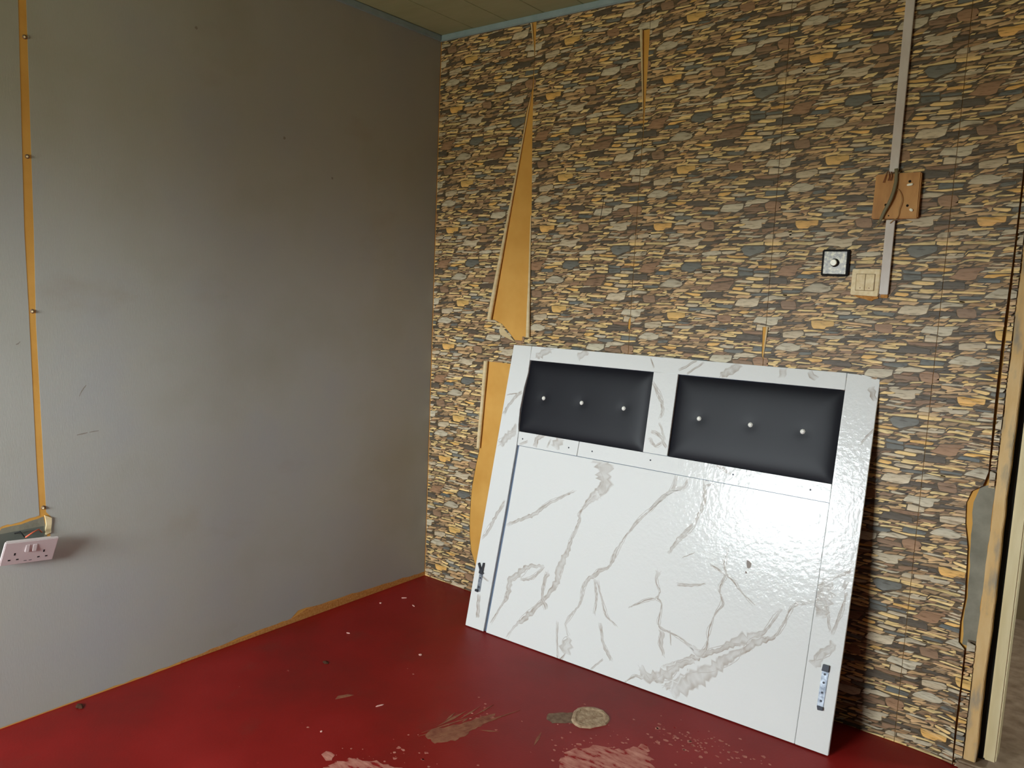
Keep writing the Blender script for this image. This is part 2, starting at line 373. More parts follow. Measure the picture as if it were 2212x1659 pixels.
# ------------------------------------------------------------------ stone-print wallpaper
STONES = """
G 1795,117 1825,185 2041,193 2282,149 2752,241 2704,141 2613,118 2548,67 2535,-51 2399,-93 2224,-119 2136,-72 1688,-40 1628,-57 1534,-94 1262,-97 1211,-79 1526,-7 1696,8 1751,74
S 4138,5095 4253,5211 5001,5213 5000,5060 4872,4985 4674,4930 4476,4848 4264,4911 4215,4994
B 84,4268 259,4377 375,4543 1011,4600 1019,4512 896,4475 826,4244 664,4198 403,4211
B 3085,3778 3164,3893 3511,3916 3975,3995 3967,3916 3915,3868 3802,3678 3647,3651 3387,3652 3021,3654 2943,3708
G 4058,3145 4168,3349 4262,3395 4568,3397 4959,3458 4887,3177 4728,3123 4537,3104
G -512,2597 -380,2811 0,2800 551,2853 481,2756 377,2737 351,2584 262,2537 50,2524 -61,2570
D 4252,2132 4478,2183 5109,2115 5091,2018 5163,1943 4633,1943 3954,1912 3918,2008 4207,2012
G 4035,743 4127,808 4540,790 4779,834 5032,837 4922,725 4802,716 4828,572 4724,522 4482,503 4341,547 4064,557 3978,595 4128,627 4263,660
G 1076,3707 1156,3812 1440,3997 1687,3998 1939,3913 2077,3985 2070,3937 1989,3896 2021,3807 1930,3742 1690,3690 1341,3708
S 1920,4392 1959,4497 2070,4606 2709,4595 2732,4473 2677,4431 2496,4367 2430,4313 2244,4260 2024,4307 1949,4340
D 5053,4104 5209,4167 5829,4157 5848,3941 5440,3940 4771,3923 4736,4017 5032,4042
G 3284,1134 3279,1187 3380,1356 3746,1381 4121,1390 4094,1213 3881,1101 3599,1102
G 332,1747 413,1845 618,1971 906,1983 1111,1912 1159,1928 1265,1982 1256,1935 1186,1899 1194,1813 1125,1752 907,1690 654,1707 398,1718
D 2805,3561 3593,3607 3598,3540 3548,3450 3841,3374 3264,3364 2820,3369
O 1484,2640 1472,2779 1793,2795 2209,2779 2222,2643 2116,2600 1972,2584 1929,2513 1571,2510 1516,2563
B 4869,1361 5048,1435 5365,1411 5425,1315 5428,1127 5236,1080 4943,1110 4864,1261
O 696,632 672,759 848,777 1063,753 1260,774 1433,773 1422,617 1375,593 1201,598 1098,502 783,508 727,565
D 1960,1494 2227,1545 2867,1509 2882,1344 2409,1338 1933,1391
G 565,2314 641,2348 1176,2420 1267,2389 1277,2275 1168,2218 1046,2148 710,2146 579,2152
B 3436,2786 3956,2809 4007,2531 3906,2498 3626,2521 3466,2587
B 2553,768 2698,816 2948,809 3052,782 3093,631 3074,501 2781,498 2629,557
B 399,3338 474,3383 888,3382 934,3296 960,3142 887,3097 498,3100 440,3168
B 4117,1261 4852,1242 4891,1097 4157,1114
D -336,3265 412,3260 448,3142 -27,3125 -352,3136
T 1588,678 1974,677 2241,609 2589,642 2547,589 2174,559 1528,529 1478,536
G -213,3411 -85,3492 97,3554 587,3501 554,3427 188,3418 20,3354 -314,3328
G 4507,1505 4600,1529 5044,1486 4944,1413 4840,1378 4316,1355 4152,1341 4201,1424
S 4862,1754 4912,1796 5543,1744 5488,1641 5060,1609 4847,1617
Y 3303,4711 3340,4787 3728,4772 4320,4735 4284,4661 4106,4627 3648,4701 3349,4679
G 2696,4963 3131,5050 3423,5017 3430,4924 3145,4874 2702,4895
G 4906,2337 4928,2546 5403,2486 5400,2363 5312,2335 5131,2323 4920,2328
B 4429,2293 5315,2303 5297,2207 4880,2179 4476,2209
G 4641,4830 4797,4916 5252,4916 5746,4948 5688,4866 5365,4827 4911,4839 4534,4803
Y 388,35 449,78 922,69 1384,72 1341,-9 1208,-41 828,-13 417,-6
G 37,243 28,345 428,419 603,445 591,285 442,254 169,226
S 3799,1588 4186,1606 4510,1632 4505,1531 4197,1463 3821,1494
S 1538,959 1582,1013 1967,1015 2217,1001 2190,910 1740,869 1545,886
D 4872,681 5676,672 5684,583 5148,568 4867,580
Y 3095,3268 3181,3302 4087,3302 4038,3213 3711,3203 3393,3206
S 4115,4351 4628,4326 4647,4273 4639,4195 4338,4172 4143,4177
T 1023,2999 1524,3038 1822,3028 1816,2954 1711,2894 1660,2903 1754,2959 1406,2959 1158,2913 824,2937 762,2903 832,2987
B 3552,4113 3982,4087 3960,4009 3506,3970 3219,3928 3186,3985
G 1807,2221 1838,2294 2202,2323 2595,2350 2589,2289 2428,2224 2152,2202
Y -313,-19 -307,70 260,76 352,65 322,-32 167,-51 -203,-51
D 2664,109 3480,106 3398,63 3085,-7 2673,-13
D 532,2701 1353,2712 1282,2653 930,2599 542,2585
Y 3974,5226 3998,5275 4275,5282 4641,5328 4935,5356 4931,5242 4662,5235 4251,5232 4171,5203
S 939,4271 1416,4272 1468,4242 1452,4145 1303,4135 847,4155
S 3356,3127 3395,3179 4028,3160 3954,3032 3433,3068
S 2582,1166 3225,1142 3163,1019 2590,1058
T 223,1060 842,994 869,965 620,927 372,826 320,833 402,921 231,959
Y 4602,1827 4693,1870 5286,1873 5560,1853 5565,1790 5045,1787 4643,1814
Y 3797,3564 3821,3615 4045,3650 4606,3604 4585,3527 4251,3541
G 499,247 504,334 820,367 1046,374 1028,302 932,241 553,215
G 2815,2857 2883,2910 3371,2888 3544,2844 3435,2799 3066,2787 2848,2812
G 1972,823 2027,874 2260,923 2263,887 2755,837 2577,769 2010,799
S 2341,2917 2359,2989 2713,3011 3040,2999 3010,2953 2653,2895 2369,2878
Y 4373,4090 4505,4156 5024,4133 5005,4044 4762,4028 4431,4052
Y 178,3850 307,3876 582,3890 1130,3877 1086,3806 589,3813 312,3812
O 3608,4851 3691,4882 4281,4870 4464,4824 4370,4795 4010,4782 3726,4799
O 4794,4465 4801,4542 5122,4560 5467,4549 5434,4476 5265,4443 4996,4464
B 4833,508 5409,583 5365,488 5029,406 4842,405
T 2454,2802 2951,2781 3383,2744 3359,2683 3044,2699 2458,2748
G 1678,4926 1735,4968 2205,4961 2512,4959 2638,4992 2563,4917 2331,4885 1729,4902
Y 2573,1274 2718,1307 3286,1278 3220,1209 2873,1205 2578,1206
Y 1458,1177 1574,1244 1980,1264 2291,1227 2258,1197 1952,1185 1931,1152 1617,1165
G 3990,267 4083,321 4784,284 4915,331 4853,263 4695,218 4367,234 4020,251
G 4393,3669 4483,3753 4963,3738 4955,3674 4904,3626 4520,3638
T 1658,438 2015,485 2370,484 2364,413 2144,372 1684,410
D 3538,99 3960,127 4486,115 4380,77 3967,35 3713,39
Y 2713,4745 3269,4768 3288,4712 3235,4651 2720,4657
G 2746,4322 3373,4370 3407,4313 3338,4266 3047,4253 2752,4254
S 4609,3564 4932,3616 5309,3610 5262,3537 4941,3511 4627,3511
G 4004,3979 4154,4045 4708,4020 4674,3945 4468,3937 4034,3956
Y 499,4915 569,4995 1105,4969 1226,5017 1174,4900 1113,4882 730,4914 526,4899
Y 2517,3870 2558,3939 3128,3943 3136,3859 2848,3839 2589,3851
S 443,3750 1060,3746 1017,3662 452,3647
Y 3437,4297 3473,4387 4042,4384 4102,4339 4079,4275 3765,4319 3624,4292
D 1180,4830 1978,4823 1984,4762 1436,4751 1198,4766
Y 1697,1896 1883,1947 2377,1944 2348,1878 2177,1837 1772,1865
Y 2997,3016 3143,3033 3854,3026 3871,2998 3501,2942 3029,2980
O 1307,1504 1560,1535 1958,1518 1928,1452 1846,1429 1620,1405 1370,1481
G 4653,4194 4715,4266 5228,4254 5221,4178 4969,4151 4669,4167
O 988,4291 1081,4381 1528,4409 1725,4400 1703,4365 1410,4334 1290,4285
O 3124,1691 3203,1784 3656,1804 3551,1704 3356,1656 3169,1664
Y 4526,1604 4849,1592 5489,1629 5506,1576 5014,1528 4556,1574
G 3188,1969 3384,2016 3905,1997 3842,1917 3448,1928 3219,1938
O 2084,3508 2214,3533 2773,3509 2723,3417 2511,3411 2341,3449
Y 2015,4680 2108,4718 2661,4739 2680,4653 2353,4642 2031,4642
G 2434,4265 2501,4306 3093,4326 3102,4231 2741,4245 2485,4217
Y -249,4975 -188,5045 73,5091 482,5055 486,5017 80,5001 -235,4961
S 4090,4485 4619,4444 4626,4353 4127,4376
Y 3374,5089 3500,5128 4132,5160 4110,5098 3930,5066 3562,5068 3390,5061
G 3595,1684 3689,1734 4161,1738 4141,1651 4032,1630 3697,1642
G 3443,4949 3452,5014 3974,5048 3952,4972 3716,4919 3517,4921
G 1304,2261 1309,2349 1842,2381 1836,2319 1739,2287 1468,2252
Y 3116,1613 3300,1651 3783,1616 3775,1540 3479,1539
G 2172,3064 2274,3130 2691,3122 2686,3050 2618,3019 2320,3016
Y 2735,4472 3027,4511 3438,4470 3413,4420 3033,4430 2740,4404
S 4652,4376 5191,4373 5225,4293 4659,4284
Y 1944,2067 2059,2106 2605,2102 2565,2039 2347,2020 2161,2017 1994,2035
G 1346,1061 1475,1126 1886,1123 1878,1077 1835,1023 1558,1017
Y 2764,4090 2850,4136 3350,4118 3211,4037 2769,4035
Y 615,1418 702,1441 1269,1510 1236,1466 1057,1397 961,1351 642,1401
S 3217,2331 3416,2323 3862,2351 3789,2235 3422,2257 3248,2299
Y 396,4755 609,4832 1117,4837 1143,4821 1112,4744 742,4780 436,4745
Y 1033,819 1067,857 1338,872 1625,806 1899,838 1723,792 1543,769 1060,796
Y 3591,2087 3882,2117 4239,2122 4191,2040 3875,2028 3635,2054
S 1202,1715 1577,1749 1574,1653 1262,1596 1136,1628
Y 2242,985 2370,1002 2821,991 2914,1000 2921,929 2505,922 2257,947
Y 3809,1806 3903,1856 4506,1849 4498,1787 4212,1781 3825,1791
G 4954,186 4961,262 5061,338 5272,349 5259,186 5074,184
Y 2258,3180 2311,3249 2750,3251 2893,3215 2722,3168 2295,3165
D 2607,2349 3145,2366 3130,2270 2662,2272
Y 1088,4443 1173,4483 1911,4490 1904,4442 1587,4433 1278,4423
G 1061,4607 1261,4623 1755,4605 1984,4628 1903,4589 1638,4557 1266,4560 1089,4573
Y 446,416 532,455 1126,462 1142,423 818,392 475,375
O 3914,3695 3991,3795 4329,3779 4348,3712 4240,3668
O 3333,877 3639,966 4045,962 4006,928 3785,894 3477,857
Y 4575,3810 4666,3868 5181,3861 5236,3843 4919,3781 4604,3788
Y 1056,982 1064,1030 1524,986 1506,916 1422,891 1122,942
Y 3547,4180 3627,4252 4096,4234 4073,4171 3806,4156
Y 1853,2952 1847,3027 2323,2992 2327,2942 2270,2910 1965,2931
Y 1817,2806 1861,2865 2180,2842 2397,2827 2691,2855 2542,2805 2340,2794 2161,2782
D 263,591 615,680 715,554 267,540
Y 3847,2200 4093,2236 4433,2242 4426,2167 4236,2161 4071,2162 3877,2169
T 2960,1571 3278,1563 3791,1511 3766,1476 3355,1499 2992,1540
B 3140,4567 4029,4543 4032,4504 3548,4526 3174,4496
Y 965,3085 1064,3122 1642,3116 1609,3069 1272,3056 1018,3062
Y 1237,2442 1297,2476 1910,2452 1900,2421 1654,2417 1280,2389
G 220,1093 411,1127 831,1113 823,1066 481,1054 223,1061
Y 1925,3386 2105,3408 2419,3382 2352,3326 2210,3314 1905,3332
Y 2625,2152 2715,2208 2996,2217 3239,2216 3118,2150 2862,2139
Y -288,3671 -226,3731 395,3767 386,3716 -21,3688 -208,3678
Y 456,3596 1006,3637 1011,3587 719,3548 461,3532
T 1497,4190 1544,4222 2201,4216 2204,4179 1964,4167 1673,4160
G 1309,2035 1512,2072 1767,2051 1783,2000 1644,1953 1508,1988 1335,2012
Y 3924,2513 4034,2560 4611,2540 4516,2505 4196,2490 3955,2491
Y 2390,3567 2411,3601 2948,3626 2975,3587 2781,3545 2546,3547
Y 468,4969 550,5072 753,5098 1247,5064 1214,5018 846,5050 565,5046 484,4942
Y 4180,1671 4259,1710 4836,1745 4841,1694 4520,1682 4196,1643
Y 3118,495 3360,530 3775,503 3735,469 3366,464 3135,466
Y 1918,1035 2009,1081 2578,1135 2570,1101 2294,1061 2180,1019 1965,1039
Y 4314,4632 4434,4684 4763,4675 4808,4619 4772,4571 4549,4620
S 1936,2438 2017,2483 2409,2434 2435,2408 2196,2385 1976,2398
G 1244,114 1310,204 1716,187 1636,137 1442,113
Y 2721,3047 2776,3091 3203,3130 3210,3058 2967,3041
T 3590,3460 3629,3510 3917,3488 4088,3474 4093,3408 3835,3441 3664,3441
Y 4001,3847 4082,3893 4611,3872 4573,3837 4087,3826
O 4219,2895 4352,2979 4630,2973 4580,2910 4375,2871
T 2491,2703 2754,2710 3074,2681 3020,2638 2731,2635
Y 2839,3136 3322,3184 3340,3142 3138,3102 2843,3081
Y 1593,1578 1651,1604 1964,1577 2196,1621 2155,1557 2004,1535 1595,1554
Y 2182,4024 2287,4050 2558,4071 2555,3975 2414,3965 2220,3996
Y -249,4647 -132,4686 419,4702 382,4681 175,4653 -46,4619
T 2419,1866 2471,1927 2829,1923 2834,1864 2537,1846
S 1167,419 1263,455 1632,454 1612,408 1356,381 1195,385
G 4,2267 94,2314 463,2345 365,2260 180,2244
Y 3525,4462 3549,4513 4062,4487 4080,4433 3969,4418 3896,4451 3667,4468
G 4381,2805 4446,2853 4793,2831 4836,2815 4702,2771 4453,2774
Y 3552,2127 3709,2147 4123,2167 4129,2086
T 3119,5193 3231,5246 3688,5272 3634,5239 3337,5194 3136,5171
G 1332,238 1353,284 1583,314 1800,334 1792,287 1553,245 1381,244
Y 3857,2811 3926,2847 4349,2846 4352,2807 4031,2780
Y 67,3590 198,3605 607,3596 612,3545 243,3550
G 4062,415 4157,441 4516,421 4545,391 4356,364 4092,391
T 1376,4721 1448,4750 1891,4724 1871,4677 1627,4680
T 1812,5063 1905,5106 2205,5093 2256,5051 2080,5030 1874,5043
Y 1086,1344 1157,1382 1586,1374 1554,1331 1359,1326 1113,1328
Y 3505,327 3574,358 3956,350 3931,314 3693,291 3522,299
Y 3196,1877 3790,1874 3806,1845 3470,1834 3213,1835
G 3568,793 3650,821 3987,827 3990,788 3908,760 3627,765
Y 3767,426 3834,470 4071,478 4035,405 3939,378 3798,389
Y 2473,2561 2765,2577 3080,2615 3054,2580 2826,2540 2476,2527
Y 662,4072 736,4102 1135,4051 1137,4026 934,4027 677,4045
Y 2748,4423 2803,4453 3082,4446 3088,4386 2775,4378
T 2341,2524 2780,2534 2974,2582 3248,2648 3250,2624 2954,2547 2782,2509 2426,2507
Y 3065,794 3135,824 3537,823 3540,783 3226,772 3111,768
Y 970,242 1054,287 1290,292 1320,239 1186,208 1009,225
Y 1687,3443 1746,3475 2069,3534 2049,3486 1835,3430
Y 1514,4287 1609,4326 1915,4319 1930,4281 1663,4271
T 4264,2347 4346,2369 4735,2374 4751,2347 4490,2321
G 672,175 1242,139 1220,105 815,132
Y 4643,2458 4721,2482 4893,2490 4881,2404 4674,2415
Y 2793,1477 2879,1490 3272,1459 3289,1430 3058,1438 2823,1459
Y 937,3404 1011,3436 1415,3428 1367,3407 1117,3383
T 2364,294 2408,324 2694,249 2674,216 2414,257
Y 122,1395 343,1410 584,1410 562,1364 346,1373 163,1376
O 1524,3187 1654,3252 1828,3238 1831,3201 1587,3170
T 2056,3816 2494,3860 2474,3826 2191,3792 2059,3785
T 4372,2328 4866,2344 4855,2321 4442,2291
Y 1197,3483 1281,3526 1402,3578 1423,3477 1287,3463
Y 939,3384 1014,3403 1392,3410 1356,3388 1145,3361
T 876,1033 1038,1046 1034,948 950,899 912,905 970,958
O 735,1202 844,1259 920,1254 937,1196 801,1167
T 418,1485 504,1534 617,1540 622,1490 561,1463 445,1469
Y 4606,2935 4644,2972 4864,2970 4826,2933 4621,2914
G 171,516 219,559 416,558 419,520 249,511
T 3357,570 3698,579 3672,556 3446,533
T 1256,1802 1413,1824 1690,1837 1668,1817 1427,1798
Y 138,2052 215,2064 357,2052 321,2021 140,2027
Y 2411,2679 2803,2666 2793,2648 2532,2657
Y 442,1951 554,1981 675,2047 568,1967 469,1934
T 3178,646 3261,688 3346,704 3293,658
G 1009,3461 1082,3493 1132,3501 1097,3467 1022,3454
E 1694,3115 1770,3109 1939,3149 2064,3149 2145,3207 2168,3254 2013,3231 1870,3233 1771,3185
E 4348,2447 4395,2431 4564,2455 4710,2472 4740,2505 4786,2563 4605,2532 4444,2523 4369,2478
B 3831,4555 3884,4544 4060,4566 4164,4559 4213,4592 4250,4637 4088,4640 3959,4646 3887,4621
T 3025,2407 3094,2385 3297,2423 3488,2427 3557,2485 3562,2519 3338,2492 3152,2483 3073,2450
D 4206,925 4238,897 4378,908 4513,904 4597,975 4638,1030 4476,1009 4339,1040 4280,990
E 419,2864 466,2859 649,2893 761,2898 838,2948 862,2994 703,2970 566,2967 479,2921
E 327,4613 368,4598 522,4607 626,4596 681,4636 720,4688 562,4671 462,4697 362,4644
B 3123,153 3183,150 3356,164 3464,169 3554,227 3598,292 3440,274 3295,267 3173,196
D 3971,2314 4038,2309 4240,2353 4372,2360 4427,2417 4471,2463 4280,2435 4125,2410 4042,2366
E 3039,942 3145,934 3391,991 3591,993 3671,1063 3687,1114 3458,1072 3204,1054 3103,1003
B 2283,3651 2371,3645 2536,3651 2668,3647 2779,3730 2799,3779 2641,3772 2464,3782 2367,3704
D 4811,923 4881,930 5083,946 5214,936 5307,1008 5307,1043 5131,1020 4950,1013 4868,970
T 2189,1543 2268,1536 2486,1551 2637,1528 2758,1597 2779,1641 2532,1616 2346,1631 2256,1575
E 1917,3683 1977,3655 2211,3701 2368,3697 2466,3765 2528,3833 2299,3801 2066,3792 1958,3733
T -24,803 15,790 190,783 333,780 414,828 414,871 260,877 75,872 10,847
T 4427,4461 4458,4439 4585,4448 4691,4460 4787,4526 4855,4593 4702,4575 4562,4569 4479,4500
E 1088,3603 1147,3588 1369,3598 1525,3590 1599,3631 1621,3682 1398,3673 1224,3683 1120,3627
B 4328,1265 4377,1260 4507,1261 4621,1254 4692,1319 4724,1363 4574,1339 4430,1338 4383,1305
E 1584,1662 1631,1645 1851,1666 2003,1641 2087,1705 2105,1765 1922,1752 1737,1765 1641,1712
E 268,5126 283,5090 537,5132 674,5119 771,5194 817,5252 582,5233 418,5231 275,5164
B 1727,4002 1785,4011 1943,4021 2113,4058 2201,4109 2227,4164 2051,4128 1873,4110 1756,4047
E 3247,567 3338,564 3523,581 3683,578 3759,640 3771,669 3552,646 3362,644 3289,603
T 1646,3523 1714,3520 1976,3544 2162,3547 2301,3646 2311,3677 2055,3661 1794,3642 1678,3573
E 2852,4140 2915,4126 3054,4141 3190,4158 3289,4237 3325,4279 3139,4251 3013,4249 2930,4199
B 3365,1366 3464,1375 3640,1379 3787,1382 3873,1440 3925,1493 3696,1480 3500,1472 3446,1436
B 2870,1795 2920,1794 3080,1808 3215,1832 3315,1903 3370,1956 3179,1930 3045,1924 2952,1856
T -192,2813 -136,2810 8,2830 103,2838 173,2885 230,2960 62,2911 -37,2927 -128,2880
E 2620,4519 2741,4523 2958,4545 3180,4560 3270,4632 3277,4668 2986,4620 2765,4617 2701,4577
T 617,2041 639,2014 813,2044 947,2060 1016,2099 1054,2151 862,2120 743,2130 645,2067
B 749,1018 798,999 933,1028 1037,1019 1091,1056 1140,1123 986,1102 880,1116 817,1078
T 858,2420 923,2412 1129,2441 1304,2454 1383,2512 1404,2566 1199,2529 1010,2518 906,2467
T -190,2940 -156,2921 29,2965 127,2953 236,3033 268,3078 90,3052 -71,3029 -161,2972
E 2737,312 2806,310 3032,319 3254,322 3359,403 3373,444 3091,419 2887,420 2777,361
E 1168,3155 1210,3129 1357,3134 1505,3130 1587,3191 1592,3221 1435,3240 1265,3230 1201,3206
D 1284,2142 1315,2122 1520,2125 1695,2112 1782,2167 1804,2220 1569,2211 1406,2218 1308,2187
Y 1375,2797 1417,2776 1674,2826 1820,2826 1902,2879 1942,2941 1709,2904 1522,2897 1438,2850
T 684,818 728,803 984,832 1120,823 1203,879 1238,923 1007,919 805,919 695,857
E 2688,2415 2748,2396 2947,2426 3097,2434 3200,2509 3239,2562 3015,2539 2851,2538 2743,2462
Y 22,1932 98,1934 278,1946 386,1937 475,2006 502,2042 327,2028 151,2009 83,1970
E 2243,4967 2314,4962 2519,4970 2662,4941 2746,5015 2780,5056 2535,5043 2372,5065 2296,5016
T 2965,2032 3058,2012 3282,2029 3473,2042 3525,2084 3541,2127 3301,2112 3101,2098 3002,2055
E 1099,1197 1152,1165 1422,1203 1628,1205 1706,1271 1752,1328 1463,1288 1246,1277 1173,1247
E 4907,4740 4978,4719 5236,4747 5423,4747 5542,4795 5546,4846 5278,4827 5066,4833 4989,4800
Y 49,1183 105,1184 259,1171 372,1162 478,1236 513,1294 343,1288 200,1298 117,1237
E 1140,4034 1194,4025 1422,4057 1560,4065 1642,4118 1681,4179 1459,4155 1256,4128 1200,4098
E 673,3478 773,3461 957,3455 1109,3433 1227,3497 1255,3574 1024,3559 821,3569 752,3537
Y 2836,4776 2920,4764 3060,4763 3190,4755 3279,4812 3302,4860 3155,4860 2972,4857 2894,4827
D 56,2141 114,2140 274,2164 410,2172 513,2249 519,2287 367,2263 225,2255 124,2200
B 1037,3212 1097,3196 1294,3248 1416,3246 1529,3320 1548,3360 1340,3329 1190,3315 1103,3275
D -32,1472 -12,1453 171,1495 268,1506 339,1545 381,1591 216,1563 78,1558 5,1502
D 3521,2344 3559,2313 3816,2358 3971,2380 4089,2446 4090,2467 3850,2437 3652,2435 3547,2374
T 4897,83 4972,75 5231,69 5407,55 5525,128 5552,170 5273,180 5027,180 4926,142
E 569,1272 626,1259 758,1274 905,1296 958,1338 979,1378 831,1368 671,1348 595,1303
B 1110,5115 1110,5079 1256,5094 1376,5097 1455,5147 1466,5181 1327,5189 1180,5175 1117,5139
T 3144,4122 3168,4101 3319,4131 3421,4139 3471,4181 3521,4232 3365,4211 3246,4200 3190,4161
T 515,3867 613,3855 839,3888 1055,3903 1106,3950 1148,3993 861,3959 674,3956 550,3901
T 3001,5040 3018,5008 3198,5039 3325,5045 3402,5092 3461,5157 3273,5143 3147,5150 3031,5081
E 2370,1965 2447,1935 2686,1966 2863,1949 2946,2004 2983,2068 2717,2047 2521,2058 2421,2008
B 2027,1638 2053,1615 2215,1652 2324,1645 2402,1712 2414,1745 2275,1732 2141,1715 2061,1679
T 2081,3861 2116,3826 2290,3846 2406,3850 2481,3904 2547,3966 2374,3949 2236,3979 2161,3923
E 2171,4744 2203,4724 2347,4712 2460,4706 2554,4779 2562,4817 2410,4820 2310,4846 2214,4784
E 152,675 225,676 446,693 644,702 707,757 706,791 491,781 276,759 216,731
E 577,1510 673,1513 902,1554 1037,1555 1151,1634 1156,1665 928,1635 711,1602 628,1560
Y 1411,5072 1453,5053 1606,5073 1691,5053 1774,5110 1845,5183 1685,5173 1533,5176 1459,5124
E -146,345 -80,341 89,357 238,369 347,428 338,455 152,445 -28,430 -117,393
G 1324,318 1408,304 1659,306 1839,309 1934,356 1939,390 1707,395 1439,398 1386,357
G 1526,709 1607,700 1870,714 2006,705 2097,751 2136,798 1901,797 1699,813 1600,769
E 2217,3269 2299,3252 2538,3258 2752,3270 2838,3306 2840,3348 2619,3348 2361,3343 2288,3314
E 3672,164 3754,145 4023,160 4207,151 4285,197 4325,260 4050,241 3839,241 3758,206
D 1996,2460 2049,2465 2187,2486 2291,2484 2397,2574 2414,2607 2248,2573 2130,2567 2079,2530
E 789,5168 792,5135 943,5150 1045,5155 1136,5226 1160,5264 1006,5246 907,5254 811,5196
T 315,1623 350,1607 527,1628 631,1624 723,1686 745,1721 601,1716 427,1707 342,1648
T 2761,864 2869,851 3123,874 3288,862 3407,910 3399,946 3160,943 2901,953 2808,917
E 1860,234 1904,224 2056,250 2180,255 2264,315 2291,360 2124,332 2000,349 1901,279
D 2676,5086 2702,5070 2845,5070 2948,5069 3045,5139 3071,5187 2933,5181 2791,5175 2702,5123
B 4033,2674 4071,2648 4276,2665 4405,2656 4478,2717 4532,2771 4325,2749 4191,2780 4103,2729
E 752,2764 818,2746 981,2745 1140,2748 1224,2810 1263,2855 1068,2847 896,2856 830,2813
T 1171,1881 1225,1867 1374,1873 1499,1875 1562,1922 1592,1972 1430,1950 1306,1974 1227,1923
B -38,2053 22,2046 252,2039 421,2045 500,2089 516,2122 312,2131 110,2143 21,2099
E 2415,4148 2461,4119 2656,4121 2803,4120 2890,4194 2940,4239 2734,4228 2558,4247 2451,4205
E 4414,103 4451,81 4711,121 4857,110 4949,180 4957,210 4738,191 4519,186 4449,155
E 4351,799 4411,795 4606,830 4730,831 4820,898 4835,929 4637,907 4462,883 4406,855
E 4998,823 5046,814 5254,838 5393,846 5459,899 5520,966 5296,931 5138,916 5052,870
B 2204,1227 2266,1211 2418,1213 2544,1213 2659,1286 2685,1334 2486,1319 2344,1333 2259,1285
Y 2364,341 2391,324 2613,368 2752,362 2835,425 2847,467 2668,463 2497,450 2426,415
B 3428,663 3514,663 3723,675 3916,709 3997,758 4027,812 3805,779 3557,747 3494,705
E 3222,2106 3281,2098 3439,2126 3523,2105 3644,2194 3673,2233 3512,2216 3399,2237 3310,2180
E 721,4630 769,4623 989,4663 1127,4679 1218,4744 1234,4785 1027,4737 885,4737 769,4677
E 552,2374 572,2341 722,2382 811,2384 912,2453 935,2491 768,2455 655,2444 588,2412
E 2110,1118 2145,1107 2295,1132 2386,1126 2476,1196 2478,1226 2344,1204 2216,1197 2136,1155
B 4181,1007 4241,1006 4409,1023 4549,1035 4649,1094 4649,1131 4453,1098 4285,1087 4199,1041
E 3689,2828 3703,2794 3926,2829 4104,2845 4162,2892 4223,2965 4016,2938 3816,2912 3747,2885
D 1103,437 1218,446 1422,456 1541,437 1636,487 1656,541 1444,524 1263,539 1198,502
E 3730,955 3783,955 3933,969 4039,970 4124,1036 4184,1108 4013,1074 3924,1092 3788,1010
T 1515,3351 1562,3338 1761,3358 1872,3340 1960,3415 1988,3456 1802,3429 1633,3431 1541,3385
E 4030,2552 4079,2534 4241,2565 4342,2553 4429,2616 4474,2655 4282,2637 4141,2643 4061,2585
Y 780,1096 843,1101 976,1117 1049,1113 1141,1183 1172,1216 1047,1211 922,1199 837,1153
E 2557,1651 2654,1642 2825,1632 3014,1633 3098,1690 3140,1741 2930,1740 2701,1735 2657,1712
G 1308,4905 1385,4906 1564,4934 1720,4946 1816,4996 1813,5023 1619,5010 1420,4984 1332,4946
T 4020,3430 4095,3402 4350,3428 4518,3403 4638,3478 4673,3522 4399,3526 4184,3528 4105,3490
E 2660,121 2705,108 2896,99 3106,108 3189,170 3234,244 3012,235 2816,248 2689,168
D 4665,3075 4670,3044 4838,3052 4937,3056 5011,3110 5032,3142 4897,3148 4760,3148 4715,3121
E 905,2528 958,2523 1105,2537 1226,2539 1321,2608 1333,2653 1205,2646 1042,2631 949,2580
E 3990,2995 4079,2974 4313,2986 4508,2979 4590,3026 4641,3088 4381,3068 4133,3096 4028,3034
T 1870,1271 1922,1262 2054,1280 2163,1288 2232,1341 2271,1382 2133,1369 2002,1360 1923,1313
Y 3769,596 3814,587 4000,609 4140,619 4238,675 4229,707 4055,691 3923,696 3828,646
D 3122,254 3155,231 3322,271 3419,266 3497,320 3527,371 3375,347 3228,345 3172,314
E 4363,1861 4426,1854 4549,1846 4667,1851 4739,1897 4758,1948 4600,1922 4497,1946 4410,1898
E 4644,2980 4735,2981 4912,2995 5016,2985 5111,3040 5141,3090 4953,3070 4773,3065 4735,3041
E -164,5100 -114,5087 27,5098 140,5096 200,5135 227,5187 76,5173 -33,5188 -122,5145
T 2015,614 2104,624 2296,645 2498,684 2562,752 2590,789 2398,767 2198,746 2079,669
Y 219,2992 253,2965 475,2988 624,2974 719,3036 744,3073 510,3061 323,3063 266,3041
B 2358,2389 2401,2382 2553,2402 2649,2406 2722,2464 2777,2532 2628,2498 2523,2505 2414,2441
B 4465,289 4523,277 4793,323 4944,326 5059,402 5049,424 4807,387 4629,392 4534,339
B 2410,1767 2478,1766 2683,1768 2812,1763 2899,1826 2942,1863 2749,1869 2541,1871 2479,1817
E 2594,3966 2614,3942 2753,3955 2857,3938 2922,3992 2953,4040 2829,4036 2691,4032 2637,4008
T 5053,3279 5091,3262 5283,3287 5385,3268 5490,3341 5522,3374 5314,3358 5189,3367 5097,3328
Y 1412,4481 1500,4476 1711,4491 1869,4486 1985,4567 2010,4609 1741,4574 1541,4567 1437,4512
